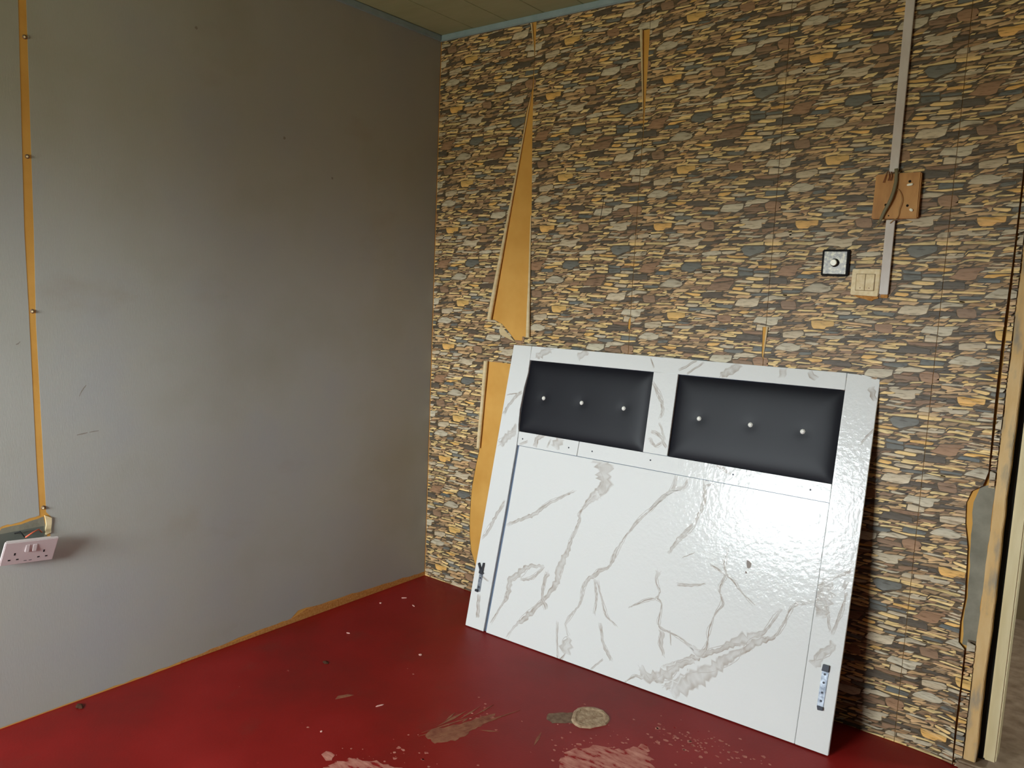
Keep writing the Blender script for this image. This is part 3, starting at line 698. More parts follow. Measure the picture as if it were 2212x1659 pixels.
E 3704,2203 3745,2179 3930,2227 4073,2232 4181,2312 4185,2343 3985,2309 3827,2299 3756,2259
T -176,3800 -120,3788 49,3809 174,3821 247,3873 272,3925 125,3905 -17,3917 -81,3866
E 4457,2655 4524,2664 4673,2679 4808,2704 4882,2752 4908,2793 4727,2771 4586,2759 4513,2717
T 87,2394 162,2395 414,2435 557,2457 662,2509 690,2562 454,2520 269,2529 179,2468
Y 2393,5111 2433,5082 2600,5118 2723,5117 2817,5193 2851,5249 2696,5224 2547,5222 2469,5169
D 3942,4107 4029,4116 4218,4122 4368,4136 4409,4164 4421,4192 4238,4185 4084,4189 3989,4144
T 3931,4897 3980,4894 4101,4900 4213,4906 4252,4932 4270,4958 4131,4955 4037,4965 3967,4925
E 1648,470 1675,446 1872,462 2003,462 2093,510 2089,547 1908,531 1761,539 1671,501
Y -83,4326 -34,4324 77,4330 186,4332 243,4373 263,4413 144,4405 10,4393 -41,4375
B 356,439 382,435 490,452 583,468 633,509 641,529 539,513 449,504 383,471
T 3328,5144 3399,5138 3547,5147 3653,5143 3713,5185 3735,5215 3566,5195 3421,5207 3383,5184
G 4443,4732 4521,4729 4729,4743 4883,4745 4920,4777 4949,4818 4748,4800 4582,4806 4519,4783
B 1742,4637 1760,4623 1856,4621 1945,4620 2007,4667 2019,4702 1924,4698 1843,4709 1786,4672
D 4804,4577 4826,4559 4932,4570 5018,4557 5069,4594 5099,4624 4969,4614 4868,4617 4833,4604
D 3839,825 3860,806 3995,825 4117,846 4183,892 4219,930 4064,904 3908,884 3850,852
G 1096,4666 1164,4659 1340,4655 1479,4654 1542,4688 1530,4707 1349,4708 1203,4725 1142,4698
T 607,181 652,166 751,174 831,168 885,199 890,219 784,216 688,232 651,207
E 1028,2059 1076,2047 1195,2052 1291,2055 1338,2089 1364,2125 1244,2125 1123,2127 1081,2102
E 564,3387 589,3368 736,3388 815,3391 895,3443 908,3468 764,3448 683,3464 600,3423
E 4102,454 4129,444 4284,458 4397,465 4448,501 4472,535 4324,519 4204,519 4125,485
T 1323,3436 1355,3430 1435,3428 1518,3421 1572,3461 1584,3483 1480,3481 1382,3483 1337,3458
D 3511,800 3560,793 3710,824 3812,830 3868,869 3866,888 3718,868 3608,861 3550,830
G 2929,3569 2998,3568 3164,3587 3277,3587 3326,3617 3325,3650 3182,3639 3026,3637 2967,3604
G 918,4441 979,4446 1130,4463 1258,4477 1299,4508 1326,4544 1178,4522 1027,4505 948,4469
D 3862,472 3905,461 4049,474 4168,479 4229,524 4258,560 4110,546 3955,539 3901,504
G 4120,1271 4158,1267 4241,1278 4318,1280 4374,1327 4423,1375 4320,1356 4226,1351 4159,1304
E 985,1947 1052,1941 1162,1949 1293,1964 1344,1996 1345,2019 1210,2002 1093,2005 1016,1971
D 1114,1395 1157,1384 1348,1400 1459,1401 1511,1437 1545,1469 1334,1443 1204,1444 1132,1414
Y 2051,2116 2096,2120 2257,2143 2349,2133 2414,2185 2452,2234 2274,2200 2132,2184 2098,2160
B 275,81 319,71 449,67 573,76 625,118 656,163 495,142 370,151 317,114
D -60,4391 -9,4388 92,4399 165,4397 204,4419 232,4450 112,4442 40,4449 -7,4423
B 777,3003 841,2998 980,3006 1091,3014 1142,3044 1137,3069 1001,3056 878,3060 828,3036
E 1697,2075 1715,2055 1818,2059 1910,2058 1972,2102 1992,2136 1889,2146 1791,2153 1735,2111
E 1642,1942 1712,1937 1873,1946 2030,1949 2072,1986 2124,2034 1929,2008 1765,2012 1699,1971
E 2533,4072 2548,4060 2636,4053 2723,4060 2794,4100 2797,4120 2691,4112 2619,4131 2552,4092
T 359,1530 400,1521 554,1550 697,1558 745,1607 774,1642 606,1623 474,1613 375,1553
B 4872,1842 4961,1856 5103,1869 5249,1888 5295,1926 5310,1959 5155,1932 5002,1917 4936,1890
E 1151,1547 1223,1551 1345,1556 1451,1560 1522,1597 1516,1623 1370,1614 1230,1600 1200,1583
E 2753,1537 2798,1523 2959,1554 3022,1539 3111,1592 3137,1639 2989,1617 2860,1609 2814,1585
E 997,2840 1069,2841 1182,2851 1278,2847 1343,2894 1371,2924 1235,2909 1120,2927 1059,2879
E 2021,5098 2032,5078 2180,5100 2291,5099 2341,5140 2363,5164 2231,5159 2109,5170 2062,5134
E 3504,4598 3542,4591 3668,4597 3773,4604 3822,4649 3850,4685 3711,4659 3609,4669 3552,4632
D 473,2744 524,2746 668,2757 794,2763 856,2803 857,2829 726,2828 596,2827 520,2787
T 1722,1331 1752,1319 1874,1333 1945,1319 2016,1365 2027,1391 1924,1397 1812,1396 1774,1371
E 4148,4505 4173,4493 4284,4501 4363,4507 4413,4542 4440,4583 4322,4564 4237,4562 4169,4522
E 2795,1299 2834,1296 2963,1306 3040,1308 3091,1341 3137,1392 2994,1371 2891,1371 2832,1329
D 3258,4370 3312,4360 3519,4375 3688,4384 3744,4418 3742,4449 3538,4437 3384,4448 3307,4408
B 2538,4757 2589,4744 2725,4752 2812,4751 2869,4788 2902,4818 2761,4808 2626,4802 2574,4779
B 4994,740 5041,727 5167,721 5246,713 5352,783 5358,811 5228,802 5099,821 5021,765
T 4542,2577 4566,2568 4658,2580 4736,2578 4801,2632 4811,2658 4708,2644 4636,2650 4594,2626
T 2853,3288 2887,3275 2982,3279 3069,3279 3152,3338 3178,3370 3032,3345 2960,3358 2879,3312
E 1564,4228 1606,4213 1766,4232 1896,4244 1956,4272 1948,4300 1789,4286 1657,4284 1582,4250
E 1902,2844 1956,2834 2154,2844 2282,2837 2318,2877 2330,2905 2180,2905 2031,2914 1951,2880
D 3125,1294 3157,1285 3241,1289 3323,1293 3389,1341 3429,1381 3326,1374 3237,1376 3162,1337
Y 2283,2582 2327,2584 2453,2591 2520,2585 2571,2618 2602,2659 2481,2642 2384,2664 2328,2621
B 4648,4370 4692,4365 4904,4401 5018,4397 5092,4452 5106,4476 4928,4460 4745,4439 4689,4405
B 4617,943 4650,936 4787,956 4908,966 4963,1004 4964,1026 4830,1019 4705,1011 4647,980
B 525,2431 575,2437 684,2455 764,2464 811,2496 833,2526 711,2498 606,2496 554,2459
T 1742,3062 1790,3038 1981,3051 2111,3042 2183,3096 2208,3125 2007,3118 1859,3132 1782,3104
E 1369,4823 1422,4820 1519,4824 1606,4815 1688,4865 1691,4889 1594,4899 1484,4904 1408,4856
B 4389,428 4436,420 4538,416 4658,419 4730,462 4742,501 4609,500 4461,489 4428,471
D 1369,3494 1415,3499 1531,3515 1639,3533 1702,3567 1698,3586 1571,3561 1462,3564 1411,3530
G 4030,811 4059,795 4189,807 4279,810 4339,845 4348,872 4235,869 4120,861 4072,845
T 1137,3965 1162,3959 1284,3972 1393,3987 1479,4037 1497,4071 1351,4049 1254,4050 1182,4010
Y 4602,1013 4653,1012 4842,1040 4962,1054 5016,1098 5018,1117 4867,1094 4709,1075 4653,1055
D 3629,512 3678,502 3820,516 3922,516 4005,567 4021,602 3858,592 3732,588 3673,555
D 4091,1839 4134,1839 4262,1853 4351,1839 4427,1900 4435,1928 4316,1920 4204,1925 4148,1893
D 3568,2883 3623,2888 3707,2897 3777,2897 3835,2940 3864,2969 3741,2945 3674,2956 3611,2919
B 3347,4804 3378,4799 3483,4813 3574,4824 3644,4864 3652,4897 3535,4877 3432,4867 3385,4840
E 5120,1957 5151,1953 5243,1965 5330,1975 5383,2016 5413,2051 5309,2036 5212,2027 5165,1999
T 1369,4996 1466,5002 1645,5023 1780,5032 1831,5066 1829,5095 1652,5077 1477,5055 1410,5021
B 3277,351 3318,344 3475,363 3580,374 3632,407 3689,455 3510,427 3384,422 3322,392
E 905,1219 919,1205 1033,1220 1117,1211 1170,1259 1191,1292 1083,1275 974,1273 931,1242
D 712,4842 749,4830 853,4841 938,4842 989,4874 1003,4897 885,4896 791,4889 727,4857
T 2814,3221 2839,3218 2971,3230 3057,3227 3097,3263 3113,3291 3002,3280 2892,3290 2837,3251
T 2841,3136 2900,3144 3016,3156 3090,3152 3168,3213 3182,3241 3076,3232 2959,3225 2886,3178
E 3652,5135 3699,5137 3821,5149 3909,5148 3973,5182 3967,5203 3864,5203 3756,5209 3699,5177
B 2977,5191 3019,5196 3104,5195 3202,5214 3248,5253 3290,5299 3185,5288 3085,5270 3028,5236
E 3525,4229 3578,4223 3718,4250 3814,4249 3883,4302 3896,4332 3744,4310 3639,4307 3569,4270
Y 3732,1861 3789,1848 3954,1853 4107,1847 4131,1877 4150,1904 3995,1904 3846,1925 3762,1890
E 1739,1776 1773,1761 1866,1772 1942,1775 2006,1824 2038,1865 1929,1850 1838,1849 1776,1811
Y 306,1286 342,1279 461,1286 545,1299 587,1322 608,1356 500,1347 400,1345 341,1315
D 3286,4066 3305,4047 3406,4056 3470,4057 3515,4093 3553,4137 3467,4135 3381,4137 3341,4104
B 4795,2867 4832,2863 4951,2881 5057,2892 5094,2920 5118,2953 4991,2932 4894,2928 4852,2907
B 1349,183 1410,183 1566,204 1694,201 1728,231 1746,261 1580,253 1440,248 1373,214
T 1928,3983 1955,3958 2092,3984 2190,3981 2239,4017 2252,4057 2118,4037 2017,4037 1954,4005
B 2260,1015 2307,1011 2400,1020 2482,1014 2529,1049 2547,1087 2457,1091 2371,1091 2312,1052
B 554,2841 569,2826 663,2849 731,2850 773,2879 792,2908 709,2899 614,2893 586,2869
E 2326,456 2363,453 2475,468 2582,473 2640,515 2643,546 2518,521 2413,518 2342,475
B 4428,1731 4479,1728 4607,1747 4707,1751 4754,1790 4781,1828 4637,1802 4522,1803 4453,1761
Y 2946,1953 2971,1938 3076,1958 3154,1959 3189,1987 3229,2031 3124,2021 3057,2033 2994,1989
E 526,4122 543,4100 639,4107 718,4108 754,4143 800,4186 691,4182 616,4192 563,4151
D 5114,2123 5138,2115 5247,2136 5314,2145 5368,2180 5388,2214 5293,2196 5197,2184 5149,2147
B 115,2333 150,2316 283,2325 364,2329 453,2381 477,2417 326,2400 227,2425 160,2381
B 3849,3326 3882,3330 3971,3334 4036,3329 4097,3378 4107,3406 4027,3398 3939,3403 3899,3373
G 3271,2495 3306,2490 3425,2508 3505,2515 3572,2557 3577,2578 3439,2555 3351,2558 3303,2534
E 2667,3660 2697,3654 2802,3653 2879,3650 2923,3692 2943,3724 2856,3720 2764,3730 2712,3692
D 1878,3250 1941,3245 2082,3263 2243,3285 2281,3317 2286,3341 2129,3328 1977,3317 1896,3276
D 2467,2185 2514,2184 2661,2198 2823,2224 2864,2254 2856,2278 2689,2248 2559,2242 2473,2205
B 2158,151 2187,142 2338,159 2462,180 2496,204 2531,240 2367,211 2224,201 2197,181
E 1332,1 1398,5 1574,31 1700,40 1772,93 1789,120 1615,100 1425,76 1379,55
D 140,1421 190,1420 284,1426 382,1433 442,1478 481,1522 337,1492 253,1503 192,1466
B 887,4595 937,4598 1062,4609 1150,4616 1189,4644 1209,4671 1074,4653 986,4662 927,4625
D 3031,1759 3084,1765 3228,1779 3339,1784 3376,1811 3388,1841 3248,1829 3118,1826 3077,1802
E 268,1860 283,1852 387,1865 453,1856 497,1893 522,1922 426,1922 352,1934 297,1895
B 1565,3228 1595,3231 1710,3248 1811,3259 1865,3295 1893,3338 1776,3316 1663,3313 1622,3281
Y 3233,701 3260,692 3422,716 3558,731 3621,770 3597,780 3441,757 3287,745 3255,720
T 764,1471 783,1458 931,1488 1004,1482 1078,1535 1102,1575 973,1553 885,1557 801,1505
Y 4609,3875 4673,3856 4817,3853 4966,3860 5033,3895 5034,3919 4847,3909 4689,3923 4638,3898
B 411,4841 454,4841 589,4835 690,4836 751,4883 758,4898 619,4904 515,4910 451,4875
B 2798,258 2818,243 2914,259 2981,249 3039,290 3076,330 2957,312 2864,315 2832,293
B 1938,4979 1996,4973 2155,4998 2259,4995 2328,5040 2363,5078 2176,5045 2045,5047 1957,5000
E 2137,1756 2169,1748 2272,1751 2340,1753 2382,1785 2409,1818 2321,1818 2223,1813 2168,1781
B 1964,2325 2034,2317 2219,2337 2342,2339 2407,2372 2433,2401 2229,2390 2068,2373 1991,2347
Y 133,2831 155,2821 279,2834 353,2841 424,2883 436,2911 329,2902 226,2897 169,2867
E 1536,4032 1573,4034 1660,4041 1740,4047 1788,4078 1819,4107 1709,4096 1634,4107 1558,4062
E 1079,4833 1139,4831 1285,4855 1394,4850 1442,4884 1468,4915 1293,4893 1165,4892 1107,4861
E 3334,3298 3418,3291 3595,3299 3743,3306 3800,3349 3784,3374 3634,3372 3451,3355 3361,3321
E 406,3744 462,3736 613,3746 749,3738 813,3788 813,3815 654,3812 514,3806 460,3782
B 3211,2587 3245,2574 3332,2580 3384,2568 3430,2605 3458,2635 3368,2633 3300,2645 3244,2613
D 1006,3303 1059,3301 1216,3320 1334,3334 1367,3369 1382,3397 1218,3366 1113,3361 1059,3336
G -45,3049 6,3053 101,3054 176,3054 250,3100 279,3147 171,3133 72,3128 15,3096
E 3044,1150 3056,1138 3157,1159 3227,1150 3282,1190 3297,1225 3199,1209 3128,1216 3068,1182
T 4485,1596 4522,1593 4663,1603 4766,1594 4856,1651 4845,1670 4713,1668 4591,1675 4534,1638
T 3155,2365 3189,2349 3292,2349 3364,2357 3404,2383 3435,2410 3322,2413 3236,2421 3200,2395
E 2333,1674 2361,1669 2465,1681 2530,1681 2575,1717 2613,1766 2498,1741 2454,1765 2387,1724
G -4,4935 25,4920 110,4927 193,4920 252,4961 270,4997 162,4988 81,4993 26,4961
B 4182,5 4231,0 4398,29 4543,56 4586,84 4602,111 4448,87 4290,73 4241,45
E 4980,1031 5029,1022 5132,1027 5211,1015 5269,1068 5300,1092 5179,1093 5072,1088 5027,1063
G 1724,172 1749,170 1854,187 1905,183 1958,220 1982,252 1888,234 1800,230 1756,200
T -51,1039 -22,1016 97,1029 183,1027 235,1062 239,1092 132,1084 31,1089 -3,1067
G 2120,4055 2147,4051 2243,4047 2308,4044 2364,4081 2394,4118 2292,4114 2219,4127 2161,4089
Y 3295,-18 3351,-20 3501,-4 3619,-4 3665,28 3678,63 3515,34 3382,31 3319,3
T 1638,4816 1687,4810 1848,4840 1953,4835 2013,4874 2030,4905 1874,4888 1723,4878 1680,4848
B 122,4720 153,4712 252,4723 331,4735 384,4770 418,4808 315,4797 203,4782 148,4750
E 4965,4689 5012,4675 5155,4683 5272,4673 5316,4708 5350,4740 5192,4740 5061,4737 4999,4715
T 367,804 427,799 590,837 730,851 775,890 779,914 632,899 491,873 406,836
Y 2068,4828 2093,4816 2215,4834 2300,4827 2361,4865 2359,4880 2257,4880 2137,4882 2104,4865
D 1169,1750 1221,1738 1371,1733 1488,1730 1537,1769 1569,1806 1390,1802 1266,1798 1198,1779
B 2833,3789 2863,3783 2978,3802 3083,3813 3136,3853 3131,3872 3017,3850 2920,3843 2860,3819
G 3406,109 3442,100 3571,140 3643,132 3710,188 3747,224 3624,205 3532,204 3460,160
T 2705,2056 2727,2039 2896,2066 3007,2070 3106,2125 3124,2161 2942,2141 2793,2122 2733,2095
B 2227,492 2269,484 2384,500 2476,499 2542,544 2572,588 2460,581 2329,566 2266,523
E 1646,3651 1666,3631 1800,3650 1864,3642 1928,3672 1950,3706 1810,3690 1716,3699 1660,3670
B 1635,1609 1658,1603 1767,1613 1847,1613 1887,1643 1916,1679 1803,1657 1711,1664 1650,1630
E 834,4378 851,4366 960,4379 1049,4392 1085,4415 1108,4450 1010,4447 910,4435 877,4417
Y 3516,203 3555,200 3657,216 3734,213 3796,262 3836,301 3696,267 3617,267 3576,248
T 1216,2789 1241,2784 1323,2792 1409,2800 1465,2852 1496,2885 1403,2878 1322,2873 1260,2829
Y 2491,3369 2547,3349 2674,3351 2811,3356 2843,3381 2876,3413 2712,3408 2589,3418 2513,3394
E 4236,3087 4255,3073 4337,3086 4392,3084 4429,3106 4443,3125 4360,3118 4286,3122 4252,3106
Y 3959,2702 3963,2691 4017,2702 4053,2698 4098,2735 4104,2749 4048,2740 4011,2742 3980,2721
T 1855,4220 1876,4208 1968,4227 2016,4220 2067,4251 2082,4274 1993,4266 1931,4271 1880,4241
B 167,3292 183,3282 246,3281 285,3276 342,3315 359,3335 291,3338 234,3341 191,3312
E 4291,4676 4319,4667 4432,4674 4500,4675 4553,4700 4545,4717 4445,4715 4359,4719 4322,4702
E 649,3969 668,3964 742,3962 814,3970 862,4002 877,4028 784,4015 709,4017 677,3996
D 4820,4623 4846,4619 4910,4630 4970,4641 5003,4664 5020,4688 4940,4672 4887,4671 4861,4652
T 4776,1888 4817,1890 4885,1887 4964,1898 5018,1928 5025,1952 4933,1947 4854,1948 4812,1925
G 2711,4838 2754,4826 2874,4835 2945,4833 3002,4860 2994,4880 2893,4875 2791,4880 2736,4855
T 2050,1940 2082,1938 2155,1949 2201,1951 2240,1977 2244,1993 2179,1985 2113,1978 2088,1967
D -130,5176 -84,5173 17,5187 102,5194 122,5211 140,5235 43,5225 -69,5217 -107,5195
B 1032,308 1049,296 1126,303 1190,305 1234,330 1243,346 1148,337 1086,340 1056,327
D 2876,449 2896,443 3003,467 3067,467 3126,502 3124,512 3020,500 2935,495 2896,470
T 4588,2375 4606,2363 4686,2370 4737,2367 4771,2389 4790,2412 4707,2410 4643,2409 4602,2391
Y 3183,1378 3196,1368 3241,1372 3290,1373 3329,1408 3357,1438 3289,1425 3247,1430 3217,1408
E 808,84 840,74 941,74 1022,73 1049,97 1063,115 967,117 865,117 823,99
E 924,159 942,150 1028,172 1070,164 1118,204 1135,220 1057,211 993,214 954,187
E 1704,2375 1715,2364 1782,2382 1822,2377 1857,2404 1877,2430 1815,2422 1759,2421 1727,2400
Y 1761,4109 1777,4100 1865,4112 1927,4117 1947,4137 1975,4161 1881,4150 1810,4142 1776,4123
D 1036,5142 1065,5145 1124,5151 1170,5150 1206,5179 1220,5197 1156,5189 1091,5180 1060,5161
T 1837,2341 1865,2328 1986,2347 2060,2346 2088,2371 2103,2388 1996,2381 1898,2382 1858,2361
D 3834,340 3890,344 4014,351 4112,353 4135,373 4150,400 4030,390 3909,390 3870,369
D 2855,2600 2890,2593 3005,2608 3081,2608 3133,2642 3145,2664 3046,2660 2945,2652 2900,2638
T 3796,-20 3828,-21 3937,-13 4026,-10 4060,20 4086,45 3959,28 3857,28 3813,8
E 430,189 428,171 487,177 535,177 570,205 582,228 534,230 477,226 456,211
D 92,4557 128,4551 225,4560 292,4558 349,4595 365,4617 249,4600 162,4610 131,4590
Y 4341,160 4354,147 4431,164 4494,169 4541,209 4552,230 4465,209 4417,213 4364,177
T 327,1141 345,1131 425,1137 458,1125 496,1153 529,1191 461,1184 391,1192 342,1156
B 561,4696 588,4703 649,4714 687,4704 741,4749 764,4776 698,4762 647,4767 605,4737
Y -22,673 0,674 60,681 103,679 129,706 146,726 90,718 34,719 7,697
B 4171,2243 4198,2235 4279,2242 4326,2234 4372,2267 4388,2287 4315,2292 4249,2299 4199,2271
G 2632,2350 2676,2352 2766,2356 2859,2362 2907,2399 2913,2415 2798,2398 2698,2391 2662,2371
D 2158,351 2186,348 2264,358 2333,358 2371,391 2390,417 2306,400 2222,397 2198,382
B 2763,5013 2784,5004 2868,5009 2919,5001 2966,5034 2981,5057 2900,5052 2832,5064 2791,5034
D 3088,4376 3096,4361 3172,4373 3233,4376 3279,4412 3282,4427 3208,4414 3151,4417 3105,4391
B 729,1988 767,1981 864,1980 953,1979 1013,2017 1019,2037 898,2026 805,2043 758,2014
T 4702,4699 4726,4688 4825,4699 4900,4708 4937,4733 4934,4747 4836,4735 4760,4740 4728,4715
Y 3277,1431 3293,1418 3377,1427 3440,1427 3485,1466 3499,1488 3429,1492 3354,1482 3310,1457
E 4241,305 4261,301 4348,316 4420,324 4458,348 4463,370 4387,365 4296,352 4254,324
G 2591,2841 2621,2843 2701,2856 2744,2849 2793,2885 2809,2913 2730,2903 2660,2898 2629,2877
B 456,1192 511,1197 639,1206 723,1205 779,1248 792,1278 667,1266 572,1264 505,1225
T 4977,3636 4989,3623 5115,3640 5193,3639 5229,3665 5254,3690 5131,3675 5020,3671 4980,3649
T 126,4180 136,4169 199,4160 258,4168 290,4190 310,4215 242,4218 186,4222 159,4207
E 2991,816 3021,815 3139,834 3220,841 3270,871 3252,880 3142,865 3040,855 3015,840
D 2546,308 2565,305 2607,305 2647,298 2680,322 2698,349 2638,336 2589,345 2562,324
E 356,5077 378,5072 447,5084 481,5080 528,5112 533,5130 478,5125 421,5125 390,5103
B 922,3155 971,3151 1051,3148 1143,3152 1178,3172 1182,3188 1073,3186 999,3195 957,3173
E 3232,4585 3271,4575 3405,4593 3493,4601 3543,4631 3552,4659 3422,4639 3319,4645 3263,4618
Y 3948,5021 3972,5019 4054,5034 4101,5033 4140,5067 4180,5103 4092,5080 4037,5085 3992,5053
E 354,2670 374,2663 451,2676 498,2683 530,2705 544,2724 477,2712 414,2712 375,2689
B 1890,4701 1924,4706 2060,4723 2137,4718 2192,4765 2207,4782 2081,4765 1970,4761 1924,4730
T 1241,2751 1267,2743 1342,2744 1421,2753 1455,2778 1480,2801 1377,2789 1296,2787 1258,2766
D 2630,2999 2668,2998 2739,3001 2801,3000 2843,3024 2866,3053 2780,3045 2696,3044 2675,3032
E 3014,2228 3036,2215 3134,2228 3194,2226 3243,2247 3241,2270 3136,2258 3055,2263 3023,2246
E 3289,3598 3334,3593 3438,3600 3524,3604 3576,3634 3562,3646 3466,3640 3355,3635 3298,3609
T 4120,1753 4124,1743 4191,1751 4228,1750 4257,1768 4286,1797 4212,1786 4168,1790 4142,1774
G 710,4986 747,4973 881,4988 979,4983 1023,5008 1018,5026 891,5016 772,5024 726,5001
T 1934,2497 1948,2489 2004,2491 2041,2491 2066,2508 2083,2530 2032,2534 1984,2530 1943,2508
Y 3155,3307 3184,3298 3260,3309 3331,3319 3375,3349 3397,3380 3295,3356 3227,3356 3178,3329
D 2136,4599 2170,4592 2255,4602 2323,4603 2346,4620 2372,4643 2281,4635 2195,4630 2166,4614
E 802,475 813,462 879,472 923,469 956,490 973,514 903,506 859,520 831,496
T 2045,1797 2087,1793 2195,1805 2289,1812 2339,1848 2355,1873 2216,1844 2118,1843 2075,1815
T 993,3621 1002,3615 1056,3617 1107,3628 1145,3660 1153,3675 1096,3666 1047,3663 1006,3634
D 425,4686 448,4686 515,4699 550,4695 592,4721 608,4749 532,4730 483,4736 455,4713
B 294,3916 340,3909 441,3911 532,3907 563,3930 579,3945 460,3946 364,3949 328,3932
G -105,4158 -79,4150 50,4168 124,4172 177,4205 182,4221 60,4203 -40,4193 -78,4175
Y 4055,2437 4074,2428 4151,2428 4201,2426 4239,2452 4259,2475 4186,2478 4120,2485 4084,2461
E 945,365 991,362 1085,362 1155,353 1207,384 1210,403 1117,412 1022,416 973,397
T 3627,3158 3649,3149 3728,3162 3797,3156 3838,3189 3848,3209 3746,3195 3685,3206 3642,3173
E 1133,544 1151,535 1219,542 1278,545 1304,563 1333,596 1259,594 1195,589 1160,566
B 1040,3893 1066,3892 1116,3890 1146,3886 1197,3921 1203,3938 1153,3935 1104,3938 1068,3913
B 2316,3608 2318,3594 2397,3609 2433,3605 2473,3633 2487,3654 2410,3639 2363,3647 2323,3622
E 1947,5156 1964,5148 2026,5155 2068,5147 2100,5173 2123,5194 2061,5195 2000,5197 1969,5175
E 4392,2851 4407,2844 4469,2850 4511,2849 4545,2872 4566,2896 4499,2890 4457,2894 4415,2871
D 2439,2100 2465,2096 2541,2110 2597,2108 2658,2155 2674,2178 2580,2162 2513,2163 2461,2124
E 3492,2006 3518,2001 3583,2002 3645,2009 3674,2034 3691,2052 3614,2042 3546,2045 3512,2024
B 3870,3163 3895,3158 3967,3162 4046,3169 4084,3206 4100,3228 4010,3213 3932,3214 3892,3188
T 3536,2444 3558,2440 3643,2459 3706,2461 3735,2483 3748,2508 3657,2486 3594,2488 3546,2459
E 4823,4925 4852,4921 4919,4926 4989,4926 5024,4952 5036,4979 4958,4971 4895,4978 4852,4948
D 163,165 203,166 285,179 343,175 394,217 423,249 323,225 241,214 182,185
Y 180,3619 207,3617 300,3627 363,3634 403,3659 406,3680 320,3667 236,3661 202,3634
E 899,2697 940,2694 1069,2709 1163,2710 1195,2734 1203,2754 1079,2748 961,2736 933,2722
B 179,4458 191,4448 232,4445 284,4450 313,4475 338,4501 284,4498 246,4507 204,4478
T 744,4089 783,4085 913,4094 996,4088 1042,4117 1057,4142 921,4129 806,4134 766,4114
T 4808,866 4829,856 4904,851 4978,848 5013,879 5041,912 4936,900 4861,907 4829,890
E 1,167 27,161 144,177 219,183 263,212 270,239 165,223 75,220 38,193
B 3842,1399 3858,1393 3926,1403 3980,1400 4024,1440 4040,1457 3963,1450 3910,1450 3862,1419
Y 3053,3973 3070,3963 3154,3973 3184,3962 3239,4001 3255,4025 3177,4016 3119,4014 3084,3992
G -12,4591 53,4597 158,4609 255,4621 301,4655 295,4665 181,4649 67,4637 7,4610
E 5001,3720 5044,3718 5178,3742 5247,3745 5295,3773 5296,3793 5184,3779 5074,3771 5043,3749
Y 1167,2200 1178,2190 1260,2204 1300,2198 1344,2228 1351,2245 1273,2236 1212,2238 1184,2219
T 4894,2834 4912,2822 4991,2832 5043,2823 5092,2864 5117,2890 5028,2881 4978,2889 4928,2865
T 1601,3454 1625,3454 1716,3467 1778,3479 1815,3501 1834,3523 1738,3506 1669,3500 1624,3474
B 2343,4854 2387,4845 2493,4843 2558,4841 2618,4871 2613,4889 2523,4892 2418,4892 2375,4874
E 4906,3278 4924,3276 4981,3278 5017,3267 5062,3301 5065,3313 5013,3314 4959,3316 4922,3297
E 2333,881 2356,876 2463,887 2549,889 2600,914 2600,933 2488,927 2387,928 2353,908
B 660,65 683,61 762,71 838,83 879,115 881,133 807,127 728,120 694,94
E 650,2701 677,2693 771,2702 835,2699 880,2730 883,2751 796,2747 717,2747 695,2733
G 3337,4259 3363,4258 3430,4271 3489,4273 3518,4296 3535,4320 3452,4303 3401,4305 3358,4280
Y 3491,2789 3510,2776 3584,2789 3654,2793 3703,2833 3723,2856 3620,2833 3550,2832 3507,2811
Y 3321,1870 3358,1873 3453,1871 3520,1869 3576,1897 3580,1917 3471,1909 3397,1920 3360,1901
B 1711,1264 1731,1252 1798,1261 1858,1265 1896,1290 1893,1303 1833,1303 1765,1300 1736,1280
D 4046,964 4067,963 4138,970 4184,965 4214,995 4229,1011 4154,1001 4109,1014 4078,991
Y 3685,2443 3719,2446 3793,2455 3854,2464 3892,2498 3903,2514 3838,2513 3774,2506 3736,2480
E 4187,3892 4230,3892 4327,3898 4406,3898 4449,3927 4457,3947 4347,3945 4251,3937 4197,3913
T 303,4551 322,4550 402,4563 447,4563 480,4588 502,4610 424,4595 364,4596 325,4579
G 2936,2904 2970,2897 3096,2915 3160,2906 3196,2937 3209,2963 3109,2954 3007,2948 2985,2937
B 3962,4007 4024,4011 4156,4036 4247,4043 4287,4073 4305,4107 4178,4087 4063,4078 4017,4045
T 4985,2968 4983,2947 5054,2961 5085,2948 5132,2985 5159,3013 5101,3016 5060,3022 5018,2995
Y 1642,820 1679,815 1781,836 1840,840 1896,870 1895,883 1787,867 1714,865 1677,846
B 2893,3999 2945,3998 3042,3998 3124,3999 3169,4027 3170,4050 3055,4041 2962,4041 2938,4026
E 3842,4242 3855,4235 3928,4255 3954,4251 3995,4283 4006,4299 3945,4284 3902,4287 3864,4261
G 246,126 266,121 315,123 367,134 405,161 418,183 362,177 315,180 284,155
E 909,2881 931,2873 989,2874 1038,2875 1082,2909 1094,2928 1028,2922 978,2935 936,2904
E 3616,2145 3634,2136 3690,2144 3736,2142 3755,2160 3781,2186 3719,2181 3664,2182 3644,2168
G 1549,3306 1546,3285 1620,3298 1666,3295 1705,3322 1728,3346 1665,3346 1602,3351 1571,3325
B 5069,4552 5096,4552 5153,4552 5216,4555 5266,4588 5282,4620 5201,4603 5133,4608 5083,4574
D 3755,1060 3785,1056 3893,1070 3988,1088 4022,1106 4039,1131 3922,1121 3806,1105 3787,1091
D 2594,2083 2614,2079 2675,2093 2723,2088 2772,2130 2776,2145 2716,2140 2657,2137 2631,2119
B 880,4329 903,4328 970,4340 1010,4339 1056,4373 1067,4392 999,4382 950,4381 912,4358
D 5039,4921 5053,4914 5110,4919 5148,4912 5191,4945 5212,4970 5159,4973 5102,4968 5067,4946
